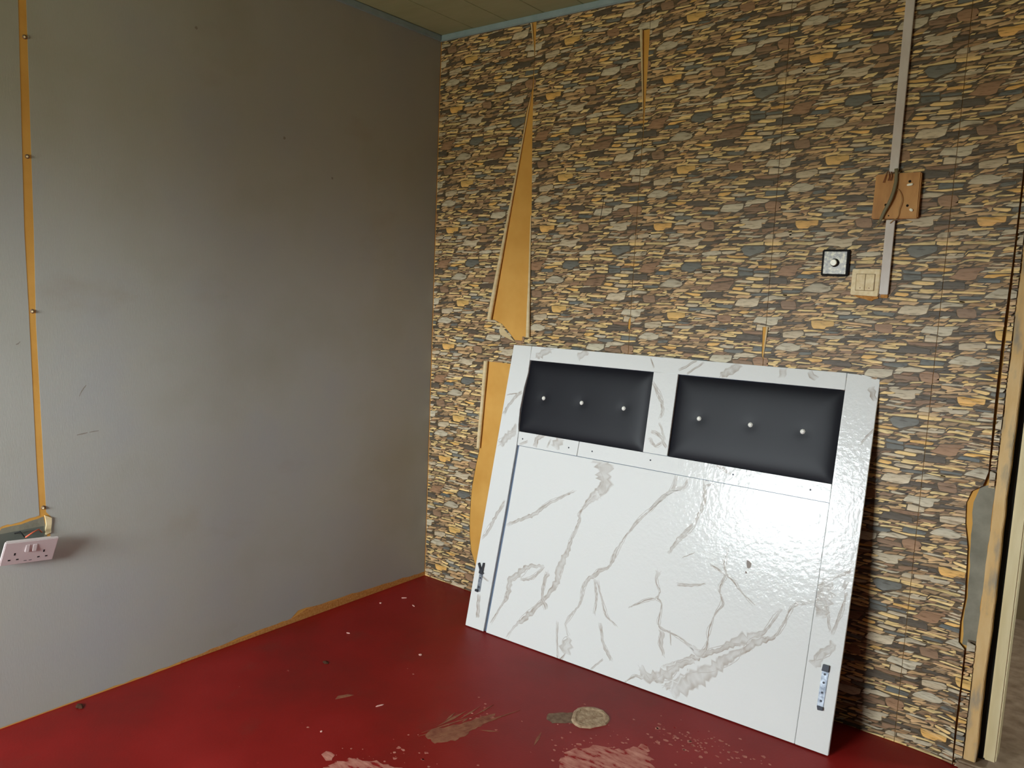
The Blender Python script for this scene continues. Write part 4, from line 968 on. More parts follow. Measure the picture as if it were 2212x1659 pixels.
E 3399,925 3419,918 3480,928 3528,937 3555,955 3569,974 3508,964 3455,969 3425,946
E 1637,4320 1664,4309 1763,4331 1829,4332 1871,4363 1893,4385 1796,4371 1697,4362 1660,4338
E 2474,5047 2481,5031 2546,5040 2585,5030 2636,5073 2659,5102 2591,5093 2543,5102 2496,5070
B 103,3655 131,3642 257,3664 331,3659 384,3703 404,3731 262,3703 192,3716 127,3675
E 4083,2836 4100,2834 4165,2844 4205,2844 4244,2875 4262,2894 4204,2890 4142,2879 4103,2857
T 2467,3603 2493,3596 2570,3604 2619,3596 2659,3624 2673,3645 2588,3640 2523,3647 2490,3629
B 3626,3505 3629,3489 3685,3502 3737,3508 3774,3539 3790,3558 3739,3556 3695,3559 3647,3528
E 2790,3727 2828,3716 2952,3741 3022,3743 3085,3778 3085,3800 2971,3783 2858,3777 2820,3754
D 547,449 578,443 688,446 781,446 831,481 824,494 720,490 611,496 572,473
G 1286,1113 1309,1106 1426,1115 1504,1115 1540,1143 1552,1162 1439,1154 1336,1148 1305,1130
G 3728,4392 3759,4383 3861,4392 3931,4380 3971,4407 3989,4434 3883,4438 3792,4441 3743,4412
D 4034,3879 4051,3869 4109,3878 4162,3879 4192,3905 4219,3935 4141,3922 4104,3936 4061,3905
E 1287,4495 1305,4485 1372,4503 1412,4497 1455,4527 1486,4563 1417,4547 1361,4557 1328,4531
D 511,1138 528,1131 597,1137 631,1128 667,1154 686,1177 625,1181 568,1175 546,1161
D 3791,227 3804,224 3889,246 3941,244 3978,276 3997,297 3916,279 3846,276 3817,254
Y 2704,3137 2704,3120 2774,3132 2815,3127 2866,3162 2872,3179 2813,3174 2765,3183 2722,3161
B 2484,4341 2503,4332 2586,4338 2630,4333 2666,4356 2677,4377 2612,4379 2537,4379 2516,4363
B 2554,4884 2569,4880 2620,4883 2672,4889 2704,4916 2720,4931 2652,4920 2615,4927 2576,4901
E 31,1893 49,1889 116,1889 161,1886 209,1921 227,1947 151,1935 94,1940 66,1923
D 2022,188 2047,180 2130,198 2159,183 2203,216 2239,251 2155,239 2106,255 2072,228
B 871,1651 917,1645 1043,1647 1137,1656 1193,1680 1197,1704 1060,1698 974,1709 914,1687
E 1986,3401 2014,3397 2103,3395 2189,3397 2210,3418 2240,3443 2127,3437 2049,3439 2014,3423
T 1519,4620 1551,4614 1641,4622 1719,4625 1751,4650 1756,4671 1665,4662 1594,4668 1546,4640
B 4144,1702 4168,1697 4217,1695 4264,1694 4302,1722 4326,1752 4260,1746 4198,1745 4166,1726
T 1063,4106 1075,4090 1146,4103 1179,4092 1219,4121 1237,4147 1167,4142 1119,4146 1085,4127
E 1044,4985 1057,4976 1116,4978 1159,4974 1199,5008 1220,5031 1156,5025 1097,5027 1063,5008
T 319,4701 338,4697 394,4702 436,4708 475,4736 486,4753 423,4742 384,4747 354,4728
D 342,2569 370,2558 458,2569 518,2577 561,2606 585,2636 486,2615 406,2613 380,2594
T 2208,2726 2214,2712 2276,2718 2322,2727 2357,2753 2370,2770 2308,2761 2268,2765 2232,2741
T 1475,3402 1492,3393 1571,3410 1625,3416 1661,3436 1680,3465 1595,3445 1531,3441 1484,3414
G 2192,2661 2225,2654 2302,2659 2376,2672 2407,2691 2423,2714 2331,2698 2257,2700 2217,2675
E 696,2547 728,2541 790,2547 868,2561 887,2581 914,2606 837,2595 757,2585 731,2569
T 3705,1727 3730,1717 3791,1723 3844,1716 3869,1739 3893,1759 3821,1764 3763,1762 3733,1742
T 3819,3626 3827,3613 3880,3617 3931,3623 3964,3644 3977,3669 3919,3660 3878,3667 3844,3647
D 402,1423 435,1414 526,1416 589,1417 626,1439 643,1459 537,1451 459,1454 430,1442
D 2275,2449 2300,2444 2391,2458 2439,2453 2475,2477 2496,2499 2398,2489 2319,2482 2282,2466
B 1180,4618 1214,4618 1326,4626 1416,4635 1455,4659 1456,4673 1356,4667 1230,4657 1198,4641
E 1467,1846 1496,1837 1571,1843 1625,1842 1677,1875 1683,1891 1601,1887 1541,1890 1491,1866
E 727,4713 736,4701 794,4709 835,4714 874,4744 887,4764 830,4756 781,4753 745,4727
T 327,2913 337,2903 400,2908 438,2905 484,2940 494,2958 438,2955 380,2956 345,2934
B 1232,335 1258,336 1313,343 1350,343 1382,371 1392,389 1328,373 1280,371 1253,350
B 2542,855 2562,845 2650,853 2710,847 2745,878 2771,902 2676,890 2604,898 2569,876
B 3842,1603 3847,1591 3910,1598 3944,1588 3986,1619 4000,1637 3940,1630 3884,1633 3861,1616
D 3652,5229 3667,5216 3740,5223 3784,5214 3822,5246 3834,5265 3756,5257 3703,5267 3670,5251
E 4042,3328 4055,3323 4109,3330 4157,3337 4198,3365 4215,3390 4145,3370 4090,3370 4071,3353
E 1454,2914 1495,2914 1563,2923 1616,2920 1657,2945 1668,2968 1593,2959 1519,2960 1475,2934
B 1574,1366 1606,1355 1749,1381 1844,1391 1868,1411 1893,1436 1754,1416 1621,1403 1601,1387
Y 2200,4185 2233,4183 2339,4196 2408,4202 2452,4232 2451,4243 2339,4226 2256,4218 2210,4199
E 1563,2223 1598,2219 1713,2226 1792,2225 1831,2250 1851,2272 1729,2266 1632,2273 1575,2246
B 3351,2902 3366,2888 3455,2895 3516,2902 3553,2925 3569,2953 3478,2940 3416,2953 3382,2925
E 2509,3791 2551,3784 2684,3778 2760,3773 2817,3808 2821,3826 2695,3818 2579,3825 2516,3805
E 2875,1887 2880,1871 2959,1883 3020,1887 3060,1924 3085,1952 2996,1935 2942,1937 2906,1916
G 4378,3776 4411,3772 4503,3782 4559,3775 4603,3807 4617,3824 4523,3820 4440,3818 4396,3797
T 1115,1050 1143,1047 1217,1061 1257,1056 1310,1094 1316,1110 1251,1109 1187,1099 1142,1071
E 1346,1939 1363,1936 1421,1940 1462,1937 1502,1962 1517,1987 1445,1975 1398,1980 1366,1953
E 3594,4877 3615,4875 3667,4870 3716,4877 3754,4903 3765,4920 3705,4916 3658,4926 3628,4907
T 2578,1734 2602,1720 2711,1727 2792,1722 2831,1748 2834,1776 2747,1774 2646,1774 2608,1751
T 3804,2959 3819,2954 3884,2952 3946,2953 3980,2978 3996,3005 3920,2998 3867,3001 3825,2981
G 4206,1443 4230,1440 4319,1457 4371,1458 4399,1484 4427,1509 4343,1495 4278,1491 4245,1473
E 4855,2549 4863,2527 4956,2539 5007,2529 5051,2559 5074,2587 4992,2593 4914,2595 4887,2578
Y 792,2464 811,2463 886,2479 936,2481 978,2510 980,2523 918,2521 857,2514 816,2485
T 4785,681 4804,679 4868,683 4901,673 4938,708 4957,726 4896,722 4849,724 4815,705
T 4750,3456 4785,3449 4858,3448 4944,3458 4997,3490 4998,3516 4905,3502 4812,3499 4764,3469
B 864,1273 886,1265 969,1280 1029,1281 1075,1309 1083,1335 1003,1327 923,1321 885,1299
T 2491,2334 2517,2338 2591,2351 2646,2352 2690,2387 2715,2417 2638,2404 2571,2399 2521,2362
Y 2344,632 2366,623 2440,625 2504,622 2555,650 2564,669 2464,663 2389,670 2362,649
E 4963,3861 5000,3856 5075,3861 5148,3865 5191,3902 5222,3930 5114,3915 5051,3920 4992,3878
T 2052,4243 2064,4233 2111,4227 2159,4234 2191,4256 2205,4277 2161,4284 2106,4280 2066,4257
D 3319,3041 3363,3035 3441,3030 3520,3029 3552,3059 3565,3072 3455,3071 3398,3085 3350,3059
E 3152,2169 3163,2158 3227,2175 3256,2170 3295,2199 3305,2218 3259,2215 3204,2206 3178,2194
D 4961,5173 4993,5172 5065,5171 5127,5177 5187,5214 5191,5234 5086,5215 5022,5224 4982,5202
T 1247,3553 1268,3555 1325,3564 1350,3557 1385,3584 1400,3603 1348,3594 1299,3596 1276,3579
G 1163,1837 1196,1823 1337,1830 1419,1823 1465,1852 1465,1865 1342,1870 1225,1872 1191,1855
T 1149,3887 1176,3884 1243,3892 1315,3907 1346,3934 1354,3948 1274,3937 1212,3937 1176,3915
G 3986,916 4012,910 4096,914 4165,919 4210,952 4211,972 4123,966 4047,963 4005,942
D 570,3504 581,3496 646,3500 699,3507 728,3527 742,3554 671,3539 626,3544 584,3518
D 2213,2618 2221,2606 2282,2621 2317,2617 2362,2650 2363,2660 2314,2657 2258,2650 2236,2638
E 1735,2146 1773,2138 1902,2150 1994,2145 2037,2180 2029,2195 1912,2186 1805,2198 1769,2177
G 2569,2581 2611,2580 2716,2594 2795,2601 2837,2627 2853,2657 2753,2650 2648,2644 2593,2610
T 3614,3601 3656,3603 3731,3609 3796,3606 3836,3638 3858,3666 3772,3654 3692,3651 3643,3629
E 77,466 115,452 256,460 349,461 409,485 406,510 277,500 158,506 110,487
D 3014,1472 3033,1459 3098,1463 3153,1461 3195,1493 3210,1515 3139,1519 3080,1517 3052,1500
E 1798,2022 1821,2016 1885,2014 1929,2007 1983,2048 1997,2067 1935,2071 1869,2076 1835,2056
D 4393,3738 4431,3737 4523,3750 4594,3754 4624,3781 4633,3802 4546,3792 4467,3792 4423,3763
B 3248,4208 3268,4200 3347,4208 3397,4210 3430,4234 3448,4252 3379,4253 3320,4257 3280,4234
T 3411,4647 3446,4641 3558,4655 3647,4654 3678,4682 3698,4702 3601,4703 3510,4708 3458,4682
G 250,4933 273,4935 354,4940 422,4943 461,4976 464,4993 375,4979 305,4975 269,4957
"""
P = 0.527
PAL = {'B': (168, 134, 104), 'G': (218, 204, 176), 'Y': (255, 224, 158), 'O': (255, 206, 124), 'S': (124, 127, 122), 'D': (106, 95, 81), 'T': (230, 192, 142), 'E': (184, 151, 112)}
def chaikin(p):
    o = []
    for i in range(len(p)):
        a, b = p[i], p[(i+1) % len(p)]
        o.append((a[0]*.9 + b[0]*.1, a[1]*.9 + b[1]*.1)); o.append((a[0]*.1 + b[0]*.9, a[1]*.1 + b[1]*.9))
    return o
srnd = random.Random(5)
stones = []
for ln in STONES.strip().splitlines():
    c, *pts = ln.split()
    poly = [tuple(int(v) * 1e-4 for v in t.split(',')) for t in pts]
    if poly_area(poly) < 0: poly = poly[::-1]
    ar = poly_area(poly)
    if ar < 2e-5: continue
    if ar > 3e-4: poly = chaikin(poly)
    f = srnd.uniform(0.86, 1.1); tint = srnd.uniform(-0.05, 0.05)
    base = lin(*PAL[c])
    stones.append((ar, c, poly, (base[0]*f*(1+tint), base[1]*f, base[2]*f*(1-tint))))
stones.sort(key=lambda s: -s[0])

def lift(x, z):                                   # the free edge near the doorway stands off the wall
    d = 0.0
    if x > 2.19: d += 0.016 * min(1, (x - 2.19) / 0.085) ** 2
    return d

def stone_geom(mb, poly, col, z_ref, thick=0.0007):
    """poly in world (x,z); raised print with a dark rim"""
    n = len(poly)
    if n < 3: return
    ar = poly_area(poly)
    if ar < 1.2e-5: return
    per = sum(math.dist(poly[i-1], poly[i]) for i in range(n))
    d = min(0.0009, 0.18 * 2 * ar / per)
    ins = []
    for i in range(n):
        a, b, c = poly[i-1], poly[i], poly[(i+1) % n]
        n1 = (-(b[1]-a[1]), b[0]-a[0]); n2 = (-(c[1]-b[1]), c[0]-b[0])
        l1 = math.hypot(*n1) or 1e-9; l2 = math.hypot(*n2) or 1e-9
        nx, ny = n1[0]/l1 + n2[0]/l2, n1[1]/l1 + n2[1]/l2
        l = math.hypot(nx, ny)
        if l < 0.4: nx, ny = n1[0]/l1, n1[1]/l1; l = 1
        ins.append((b[0] + nx/l*d, b[1] + ny/l*d))
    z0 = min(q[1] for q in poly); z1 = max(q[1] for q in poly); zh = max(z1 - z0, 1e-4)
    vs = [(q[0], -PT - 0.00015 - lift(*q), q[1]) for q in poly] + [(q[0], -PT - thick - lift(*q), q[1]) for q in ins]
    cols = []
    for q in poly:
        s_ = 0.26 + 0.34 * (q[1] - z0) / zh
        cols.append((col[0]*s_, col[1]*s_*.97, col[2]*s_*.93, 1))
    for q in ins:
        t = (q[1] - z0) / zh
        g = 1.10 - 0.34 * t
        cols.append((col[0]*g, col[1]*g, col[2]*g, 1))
    fs = [(i, (i+1) % n, n + (i+1) % n, n + i) for i in range(n)]
    for t in tessellate_polygon([[Vector((q[0], q[1], 0)) for q in ins]]):
        (ax, ay), (bx, by), (cx, cy) = ins[t[0]], ins[t[1]], ins[t[2]]
        if (bx-ax)*(cy-ay) - (by-ay)*(cx-ax) < 0: t = (t[0], t[2], t[1])
        fs.append(tuple(n + i for i in t))
    mb.add(vs, fs, cols)

def bands(lefts, rights):
    """convex quads between a left and a right border, each a polyline [(x,z)...] of rising z; equal z values make a jump"""
    zs = sorted({z for _, z in lefts} | {z for _, z in rights})
    def at(bd, z, hi):
        for i in range(len(bd) - 1):
            (a, za), (b, zb) = bd[i], bd[i+1]
            if zb > za and (za < z <= zb if hi else za <= z < zb):
                return a + (b - a) * (z - za) / (zb - za)
        return bd[-1][0] if hi else bd[0][0]
    out = []
    for a, b in zip(zs, zs[1:]):
        if b - a < 1e-5: continue
        out.append([(at(lefts, a, 0), a), (at(rights, a, 0), a), (at(rights, b, 1), b), (at(lefts, b, 1), b)])
    return out

ZT = H - 0.024
Z0 = 0.0015
strips = [
    bands([(0.004, Z0), (0.004, ZT)],
          [(0.5295, Z0), (0.5295, 0.12), (0.318, 0.12), (0.318, 0.133), (0.29, 0.192), (0.277, 0.27), (0.274, 0.342), (0.276, 0.42), (0.281, 0.495), (0.30, 0.60), (0.314, 0.661), (0.339, 1.072),
           (0.5295, 1.0725), (0.5295, 1.176), (0.489, 1.1765), (0.457, 1.207), (0.417, 1.24), (0.372, 1.256), (0.352, 1.2565), (0.412, 1.577), (0.453, 1.828), (0.50, 2.126), (0.5255, 2.215), (0.5295, 2.333), (0.506, ZT)]),
    bands([(0.5305, Z0), (0.5305, 1.194), (0.574, 1.1945), (0.560, 1.443), (0.547, 1.787), (0.536, 2.012), (0.5305, 2.215), (0.5305, 2.333), (0.5315, ZT)],
          [(1.047, Z0), (1.047, 1.255), (1.040, 1.262), (1.040, 1.29), (1.047, 1.305), (1.049, 1.70), (1.0535, 2.0), (1.04, 2.2), (1.024, 2.362), (1.0555, 2.3625), (1.0555, ZT)]),
    bands([(1.0485, Z0), (1.0485, 1.255), (1.05, 1.287), (1.0485, 1.31), (1.0505, 1.70), (1.0555, 2.0), (1.0565, 2.2), (1.0565, ZT)],
          [(1.578, Z0), (1.578, 1.19), (1.572, 1.20), (1.567, 1.30), (1.578, 1.3005), (1.578, ZT)]),
    bands([(1.579, Z0), (1.579, 1.19), (1.586, 1.30), (1.579, 1.3005), (1.579, ZT)], [(2.105, Z0), (2.105, ZT)]),
    bands([(2.106, Z0), (2.106, ZT)],
          [(2.274, Z0), (2.270, 0.131), (2.272, 0.267), (2.271, 0.372), (2.253, 0.387), (2.251, 0.452), (2.256, 0.527), (2.248, 0.684), (2.235, 0.753), (2.231, 0.816), (2.242, 0.854), (2.270, 0.877), (2.280, 0.92), (2.276, 1.11), (2.275, 1.3), (2.279, 1.538), (2.279, ZT)]),
    bands([(2.2835, 0.875), (2.2835, ZT)], [(2.2985, 0.875), (2.2985, ZT)]),
    bands([(2.276, Z0), (2.276, 0.40)], [(2.2985, Z0), (2.2985, 0.40)]),
]
NH = 17                                            # the stones of the repeat that stand out large enough to be picked apart
hero_mesh = {}
cam_xy = Vector((2.57, -2.67, 1.39))
hero_jobs = []
strip_objs = []
for si, bd in enumerate(strips):
    sm = MB()
    for q in bd:                                   # paper sheet, split in x so the lifted edge can curve
        x0 = min(v[0] for v in q); x1 = max(v[0] for v in q)
        nseg = 1 if x1 < 2.2 else 6
        for i in range(nseg):
            ta, tb = i / nseg, (i + 1) / nseg
            c4 = [(q[0][0] + (q[1][0]-q[0][0])*ta, q[0][1]), (q[0][0] + (q[1][0]-q[0][0])*tb, q[0][1]),
                  (q[3][0] + (q[2][0]-q[3][0])*tb, q[2][1]), (q[3][0] + (q[2][0]-q[3][0])*ta, q[2][1])]
            lf = (lambda *a: 0.0) if si >= 5 else lift
            f = [(x, -PT - lf(x, z), z) for x, z in c4]; b = [(x, -0.0002 - lf(x, z), z) for x, z in c4]
            sm.add(f + b, [(0,1,2,3), (7,6,5,4), (0,4,5,1), (1,5,6,2), (2,6,7,3), (3,7,4,0)])
    me = bpy.data.meshes.new('wallpaper_strip'); me.from_pydata(sm.v, [], sm.f); me.update()
    so = obj('wallpaper_strip', me, M_PAPER, wall_right)
    strip_objs.append(so)
    allx = [v[0] for q in bd for v in q]; allz = [v[1] for q in bd for v in q]
    xa, xb, za, zb = min(allx), max(allx), min(allz), max(allz)
    rest = MB()
    for idx, (ar, c, poly, col) in enumerate(stones):
        px0 = min(v[0] for v in poly); px1 = max(v[0] for v in poly); pz0 = min(v[1] for v in poly); pz1 = max(v[1] for v in poly)
        for i in range(-1, 6):
            if i*P + px1 < xa or i*P + px0 > xb: continue
            for j in range(-1, 6):
                if j*P + pz1 < za or j*P + pz0 > zb: continue
                wp = [(a + i*P, b + j*P) for a, b in poly]
                pieces = []
                for q in bd:
                    qz0, qz1 = q[0][1], q[2][1]
                    if j*P + pz1 < qz0 or j*P + pz0 > qz1: continue
                    cp = clip_poly(wp, q)
                    if len(cp) > 2 and abs(poly_area(cp)) > 1e-5: pieces.append(cp)
                if not pieces: continue
                cen = Vector((sum(v[0] for v in wp) / len(wp), 0, sum(v[1] for v in wp) / len(wp)))
                u, v_ = cen.x, cen.z
                behind = (0.55 < u < 1.93 and v_ < 1.08)
                whole = abs(sum(poly_area(q) for q in pieces) - poly_area(wp)) < 1e-6
                if idx < NH and not behind and si < 5 and sum(poly_area(q) for q in pieces) > 0.35 * ar:
                    hero_jobs.append((ar / (cen - cam_xy).length_squared, idx, i, j, si, pieces, whole, col))
                else:
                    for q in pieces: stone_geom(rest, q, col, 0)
    if rest.v:
        obj('small_printed_stones', rest.mesh('small_printed_stones'), M_PRINT, so, kind='stuff')
hero_jobs.sort(key=lambda h: -h[0])
late = {}
for rank, (_, idx, i, j, si, pieces, whole, col) in enumerate(hero_jobs):
    if rank >= 300:
        for q in pieces: stone_geom(late.setdefault(si, MB()), q, col, 0)
        continue
    one = len(pieces) == 1 and whole and max(v[0] for v in pieces[0]) < 2.18
    if one:
        if idx not in hero_mesh:
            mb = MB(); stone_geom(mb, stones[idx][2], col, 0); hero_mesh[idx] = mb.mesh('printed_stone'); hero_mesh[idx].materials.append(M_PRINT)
        obj('printed_stone', hero_mesh[idx], None, strip_objs[si], loc=(i*P, 0, j*P))
    else:
        mb = MB()
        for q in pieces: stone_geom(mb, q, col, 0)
        if mb.v: obj('printed_stone', mb.mesh('printed_stone'), M_PRINT, strip_objs[si])
for si, mb in late.items():
    obj('small_printed_stones', mb.mesh('small_printed_stones'), M_PRINT, strip_objs[si], kind='stuff')

# curled paper along the torn seams: a scroll swept along the tear
def scroll(name, p0, p1, r0, r1, parent, turn=1, turns=1.3, n=24):
    mb = MB(); rows = 14; vs = []
    a = Vector((p0[0], 0, p0[1])); b = Vector((p1[0], 0, p1[1]))
    t = (b - a).normalized(); sd = Vector((0, -1, 0)).cross(t)
    if sd.x < 0: sd = -sd
    for i in range(rows):
        s = i / (rows - 1); c = a.lerp(b, s); r = (r0 + (r1 - r0) * s) * (1 + 0.05 * math.sin(9 * s))
        for k in range(n):
            q = k / (n - 1) * turns * 2 * math.pi
            rr = r * (1 - 0.28 * k / (n - 1))
            vs.append(c + Vector((0, -PT - r, 0)) + Vector((0, 1, 0)) * math.cos(q) * rr + sd * turn * math.sin(q) * rr)
    fs = [(i*n + k, i*n + k + 1, (i+1)*n + k + 1, (i+1)*n + k) for i in range(rows - 1) for k in range(n - 1)]
    mb.add(vs, fs)
    return obj(name, mb.mesh(name, True), M_BACK, parent)
scroll('curled_edge', (0.352, 1.257), (0.522, 2.19), 0.0115, 0.0014, strip_objs[0])
scroll('curled_edge', (0.317, 0.68), (0.343, 1.074), 0.0095, 0.0105, strip_objs[0])
scroll('curled_edge', (0.568, 1.195), (0.549, 1.70), 0.010, 0.002, strip_objs[1], -1)
scroll('curled_edge', (1.05, 2.06), (1.0235, 2.362), 0.0015, 0.0065, strip_objs[1])
scroll('curled_edge', (1.577, 1.195), (1.585, 1.30), 0.001, 0.004, strip_objs[3], -1)
scroll('curled_edge', (0.528, 2.35), (0.509, 2.47), 0.001, 0.004, strip_objs[0])
# small torn flap hanging at the foot of the big tear
fl = MB().add([(0.41, -0.003, 1.236), (0.495, -0.004, 1.168), (0.425, -0.022, 1.196), (0.41, -0.012, 1.212)], [(0, 3, 2), (0, 2, 1)])
obj('torn_flap', fl.mesh('torn_flap'), M_BACK, strip_objs[0])
def crack(pts, wd=0.0011):
    sheet('paper_crack', [(x - wd, z) for x, z in pts] + [(x + wd, z) for x, z in pts[::-1]], M_DARK, wall_right, XZ, PT + 0.0006, PT + 0.0012)
crack([(0.900, 1.764), (0.894, 1.72), (0.886, 1.667)])
# bare plaster by the doorway where the paper has come away
sheet('bare_plaster', jag([(2.262, 0.38), (2.258, 0.45), (2.262, 0.53), (2.254, 0.69), (2.252, 0.72), (2.249, 0.82), (2.262, 0.87), (2.2985, 0.885), (2.2985, 0.38)], 0.0025, 0.03, rnd), M_SCREED, wall_right, XZ, 0.0001, 0.0009)

# ------------------------------------------------------------------ doorway on the right
door = obj('door_1', None, kind='structure', label='doorway with worn plaster edge and cream post')
tan = jag([(2.2995, 0.03), (2.3005, 1.0), (2.3, DZ)], 0.0018, 0.05, rnd) + jag([(2.333, DZ), (2.332, 1.0), (2.3325, 0.03)], 0.0018, 0.05, rnd)
obj('plaster_edge', MB().prism(tan, -0.06, 0.014, XZ).mesh('plaster_edge', bevel=0.002), M_TANWOOD, door)
obj('groove_shade_strip', MB().box((2.3335, 0.03, 0.02), (2.350, 0.06, DZ)).mesh('groove_shade_strip'), M_DARK, door)  # solid dark strip, the shade between plaster and post put into its colour
obj('door_post', MB().box((2.3505, -0.004, 0.045), (2.3835, 0.075, DZ)).mesh('door_post', bevel=0.004), M_CREAM, door)
obj('threshold', MB().box((2.285, -0.03, 0.0), (3.25, 0.15, 0.028)).mesh('threshold', bevel=0.006), M_CONC, door)
obj('door_lining', MB().box((2.3, 0.0755, 0.028), (2.345, 0.15, DZ)).mesh('door_lining'), M_HALL, door)

# ------------------------------------------------------------------ headboard leaning on the stone wall
O0 = Vector((0.52658, -0.29780, 0.004))
UX = Vector((0.9991472405, 0.0412891244, 0.0)); UY = Vector((-0.0083027387, 0.2009163075, 0.9795732244)); UN = UX.cross(UY)
PM = Matrix(((UX.x, UY.x, UN.x, O0.x), (UX.y, UY.y, UN.y, O0.y), (UX.z, UY.z, UN.z, O0.z), (0, 0, 0, 1)))
hb = obj('bed_headboard', None, label='white marble-print headboard with two black padded panels leaning on the wall', cat='headboard', loc=O0)
hb_inv = Matrix.Translation(-O0)
LM = hb_inv @ PM                                   # local to the headboard's own origin
obj('backing_board', MB().prism([(0.0065, 0.0005), (1.4425, 0.0005), (1.4405, 1.183), (0.0175, 1.179)], -0.020, -0.0135, LM).mesh('backing_board'), M_BACKB, hb)
d4 = lambda s: [tuple(float(v) * 1e-4 for v in t.split(',')) for t in s.split()]
PIECES = {
 'lower': ('lower_panel', d4('1072,0 13408,0 13430,4900 13432,7664 1222,7686 1205,5063')),
 'lstile': ('left_stile', d4('155,11805 1052,11822 1077,11254 1092,10714 1010,10103 975,9148 1030,8502 1086,8259 1101,7722 1069,5036 943,0 0,0')),
 'rstile': ('right_stile', d4('13424,11896 14417,11887 14440,9571 14458,6944 14452,3087 14431,0 13425,0 13446,4900 13449,6727 13440,8560')),
 'toprail': ('top_rail', d4('1073,11822 13404,11896 13420,11345 1081,11240')),
 'midL': ('middle_rail', d4('1108,8264 3988,8271 3975,7704 1130,7701')),
 'midR': ('middle_rail', d4('4006,8270 13422,8275 13440,7680 3993,7703')),
 'mull': ('mullion', d4('6671,11282 7643,11300 7696,8290 6729,8285')),
}
pobj = {}
for k, (nm, poly) in PIECES.items():
    front = {'lower': -0.0012, 'mull': -0.0008}.get(k, 0.0)
    me = MB().prism(poly, -0.0133, front, LM).mesh(nm, bevel=0.0011)
    pobj[k] = (obj(nm, me, M_LAM, hb), front, poly)
# black padding
def pad(c, studs, nx=40, ny=26):
    mb = MB(); vs = []
    for j in range(ny + 1):
        for i in range(nx + 1):
            s, t = i / nx, j / ny
            x = (c[0][0]*(1-s) + c[1][0]*s) * (1-t) + (c[3][0]*(1-s) + c[2][0]*s) * t
            y = (c[0][1]*(1-s) + c[1][1]*s) * (1-t) + (c[3][1]*(1-s) + c[2][1]*s) * t
            ed = min(min(s, 1-s) * 0.56, min(t, 1-t) * 0.30)
            h = -0.0130 + 0.0115 * (1 - math.exp(-ed / 0.022))
            for (a, b) in studs:
                dd = math.hypot(x - a, y - b)
                h -= 0.0030 * math.exp(-(dd / 0.016) ** 2) + 0.0012 * math.exp(-(dd / 0.07) ** 2)
            vs.append(LM @ Vector((x, y, h)))
    fs = [(j*(nx+1)+i, j*(nx+1)+i+1, (j+1)*(nx+1)+i+1, (j+1)*(nx+1)+i) for j in range(ny) for i in range(nx)]
    mb.add(vs, fs)
    return mb.mesh('padded_panel', True)
SL = d4('2017,9755 3801,9777 5654,9785'); SR = d4('8674,9790 10533,9816 12287,9829')
for c, st in (([(0.0985, 0.8262), (0.6729, 0.8270), (0.6672, 1.1285), (0.0985, 1.124)], SL), ([(0.7697, 0.8272), (1.3441, 0.8272), (1.3424, 1.1345), (0.7643, 1.129)], SR)):
    po = obj('padded_panel', pad(c, st), M_LEATHER, hb, label='black leatherette padding')
    for (a, b) in st:
        mb = MB(); n = 8
        rings = [(0.0080, 0.0), (0.0086, 0.0030), (0.0050, 0.0075)]
        vs = [LM @ Vector((a + r * math.cos(q * 2 * math.pi / n + h * 60), b + r * math.sin(q * 2 * math.pi / n + h * 60), -0.0070 + h)) for r, h in rings for q in range(n)]
        fs = [(i*n + k, i*n + (k+1) % n, (i+1)*n + (k+1) % n, (i+1)*n + k) for i in range(2) for k in range(n)] + [tuple(2*n + k for k in range(n)), tuple(reversed(range(n)))]
        mb.add(vs, fs)
        obj('crystal_stud', mb.mesh('crystal_stud'), M_CRYSTAL, po, label='sparkling crystal stud')
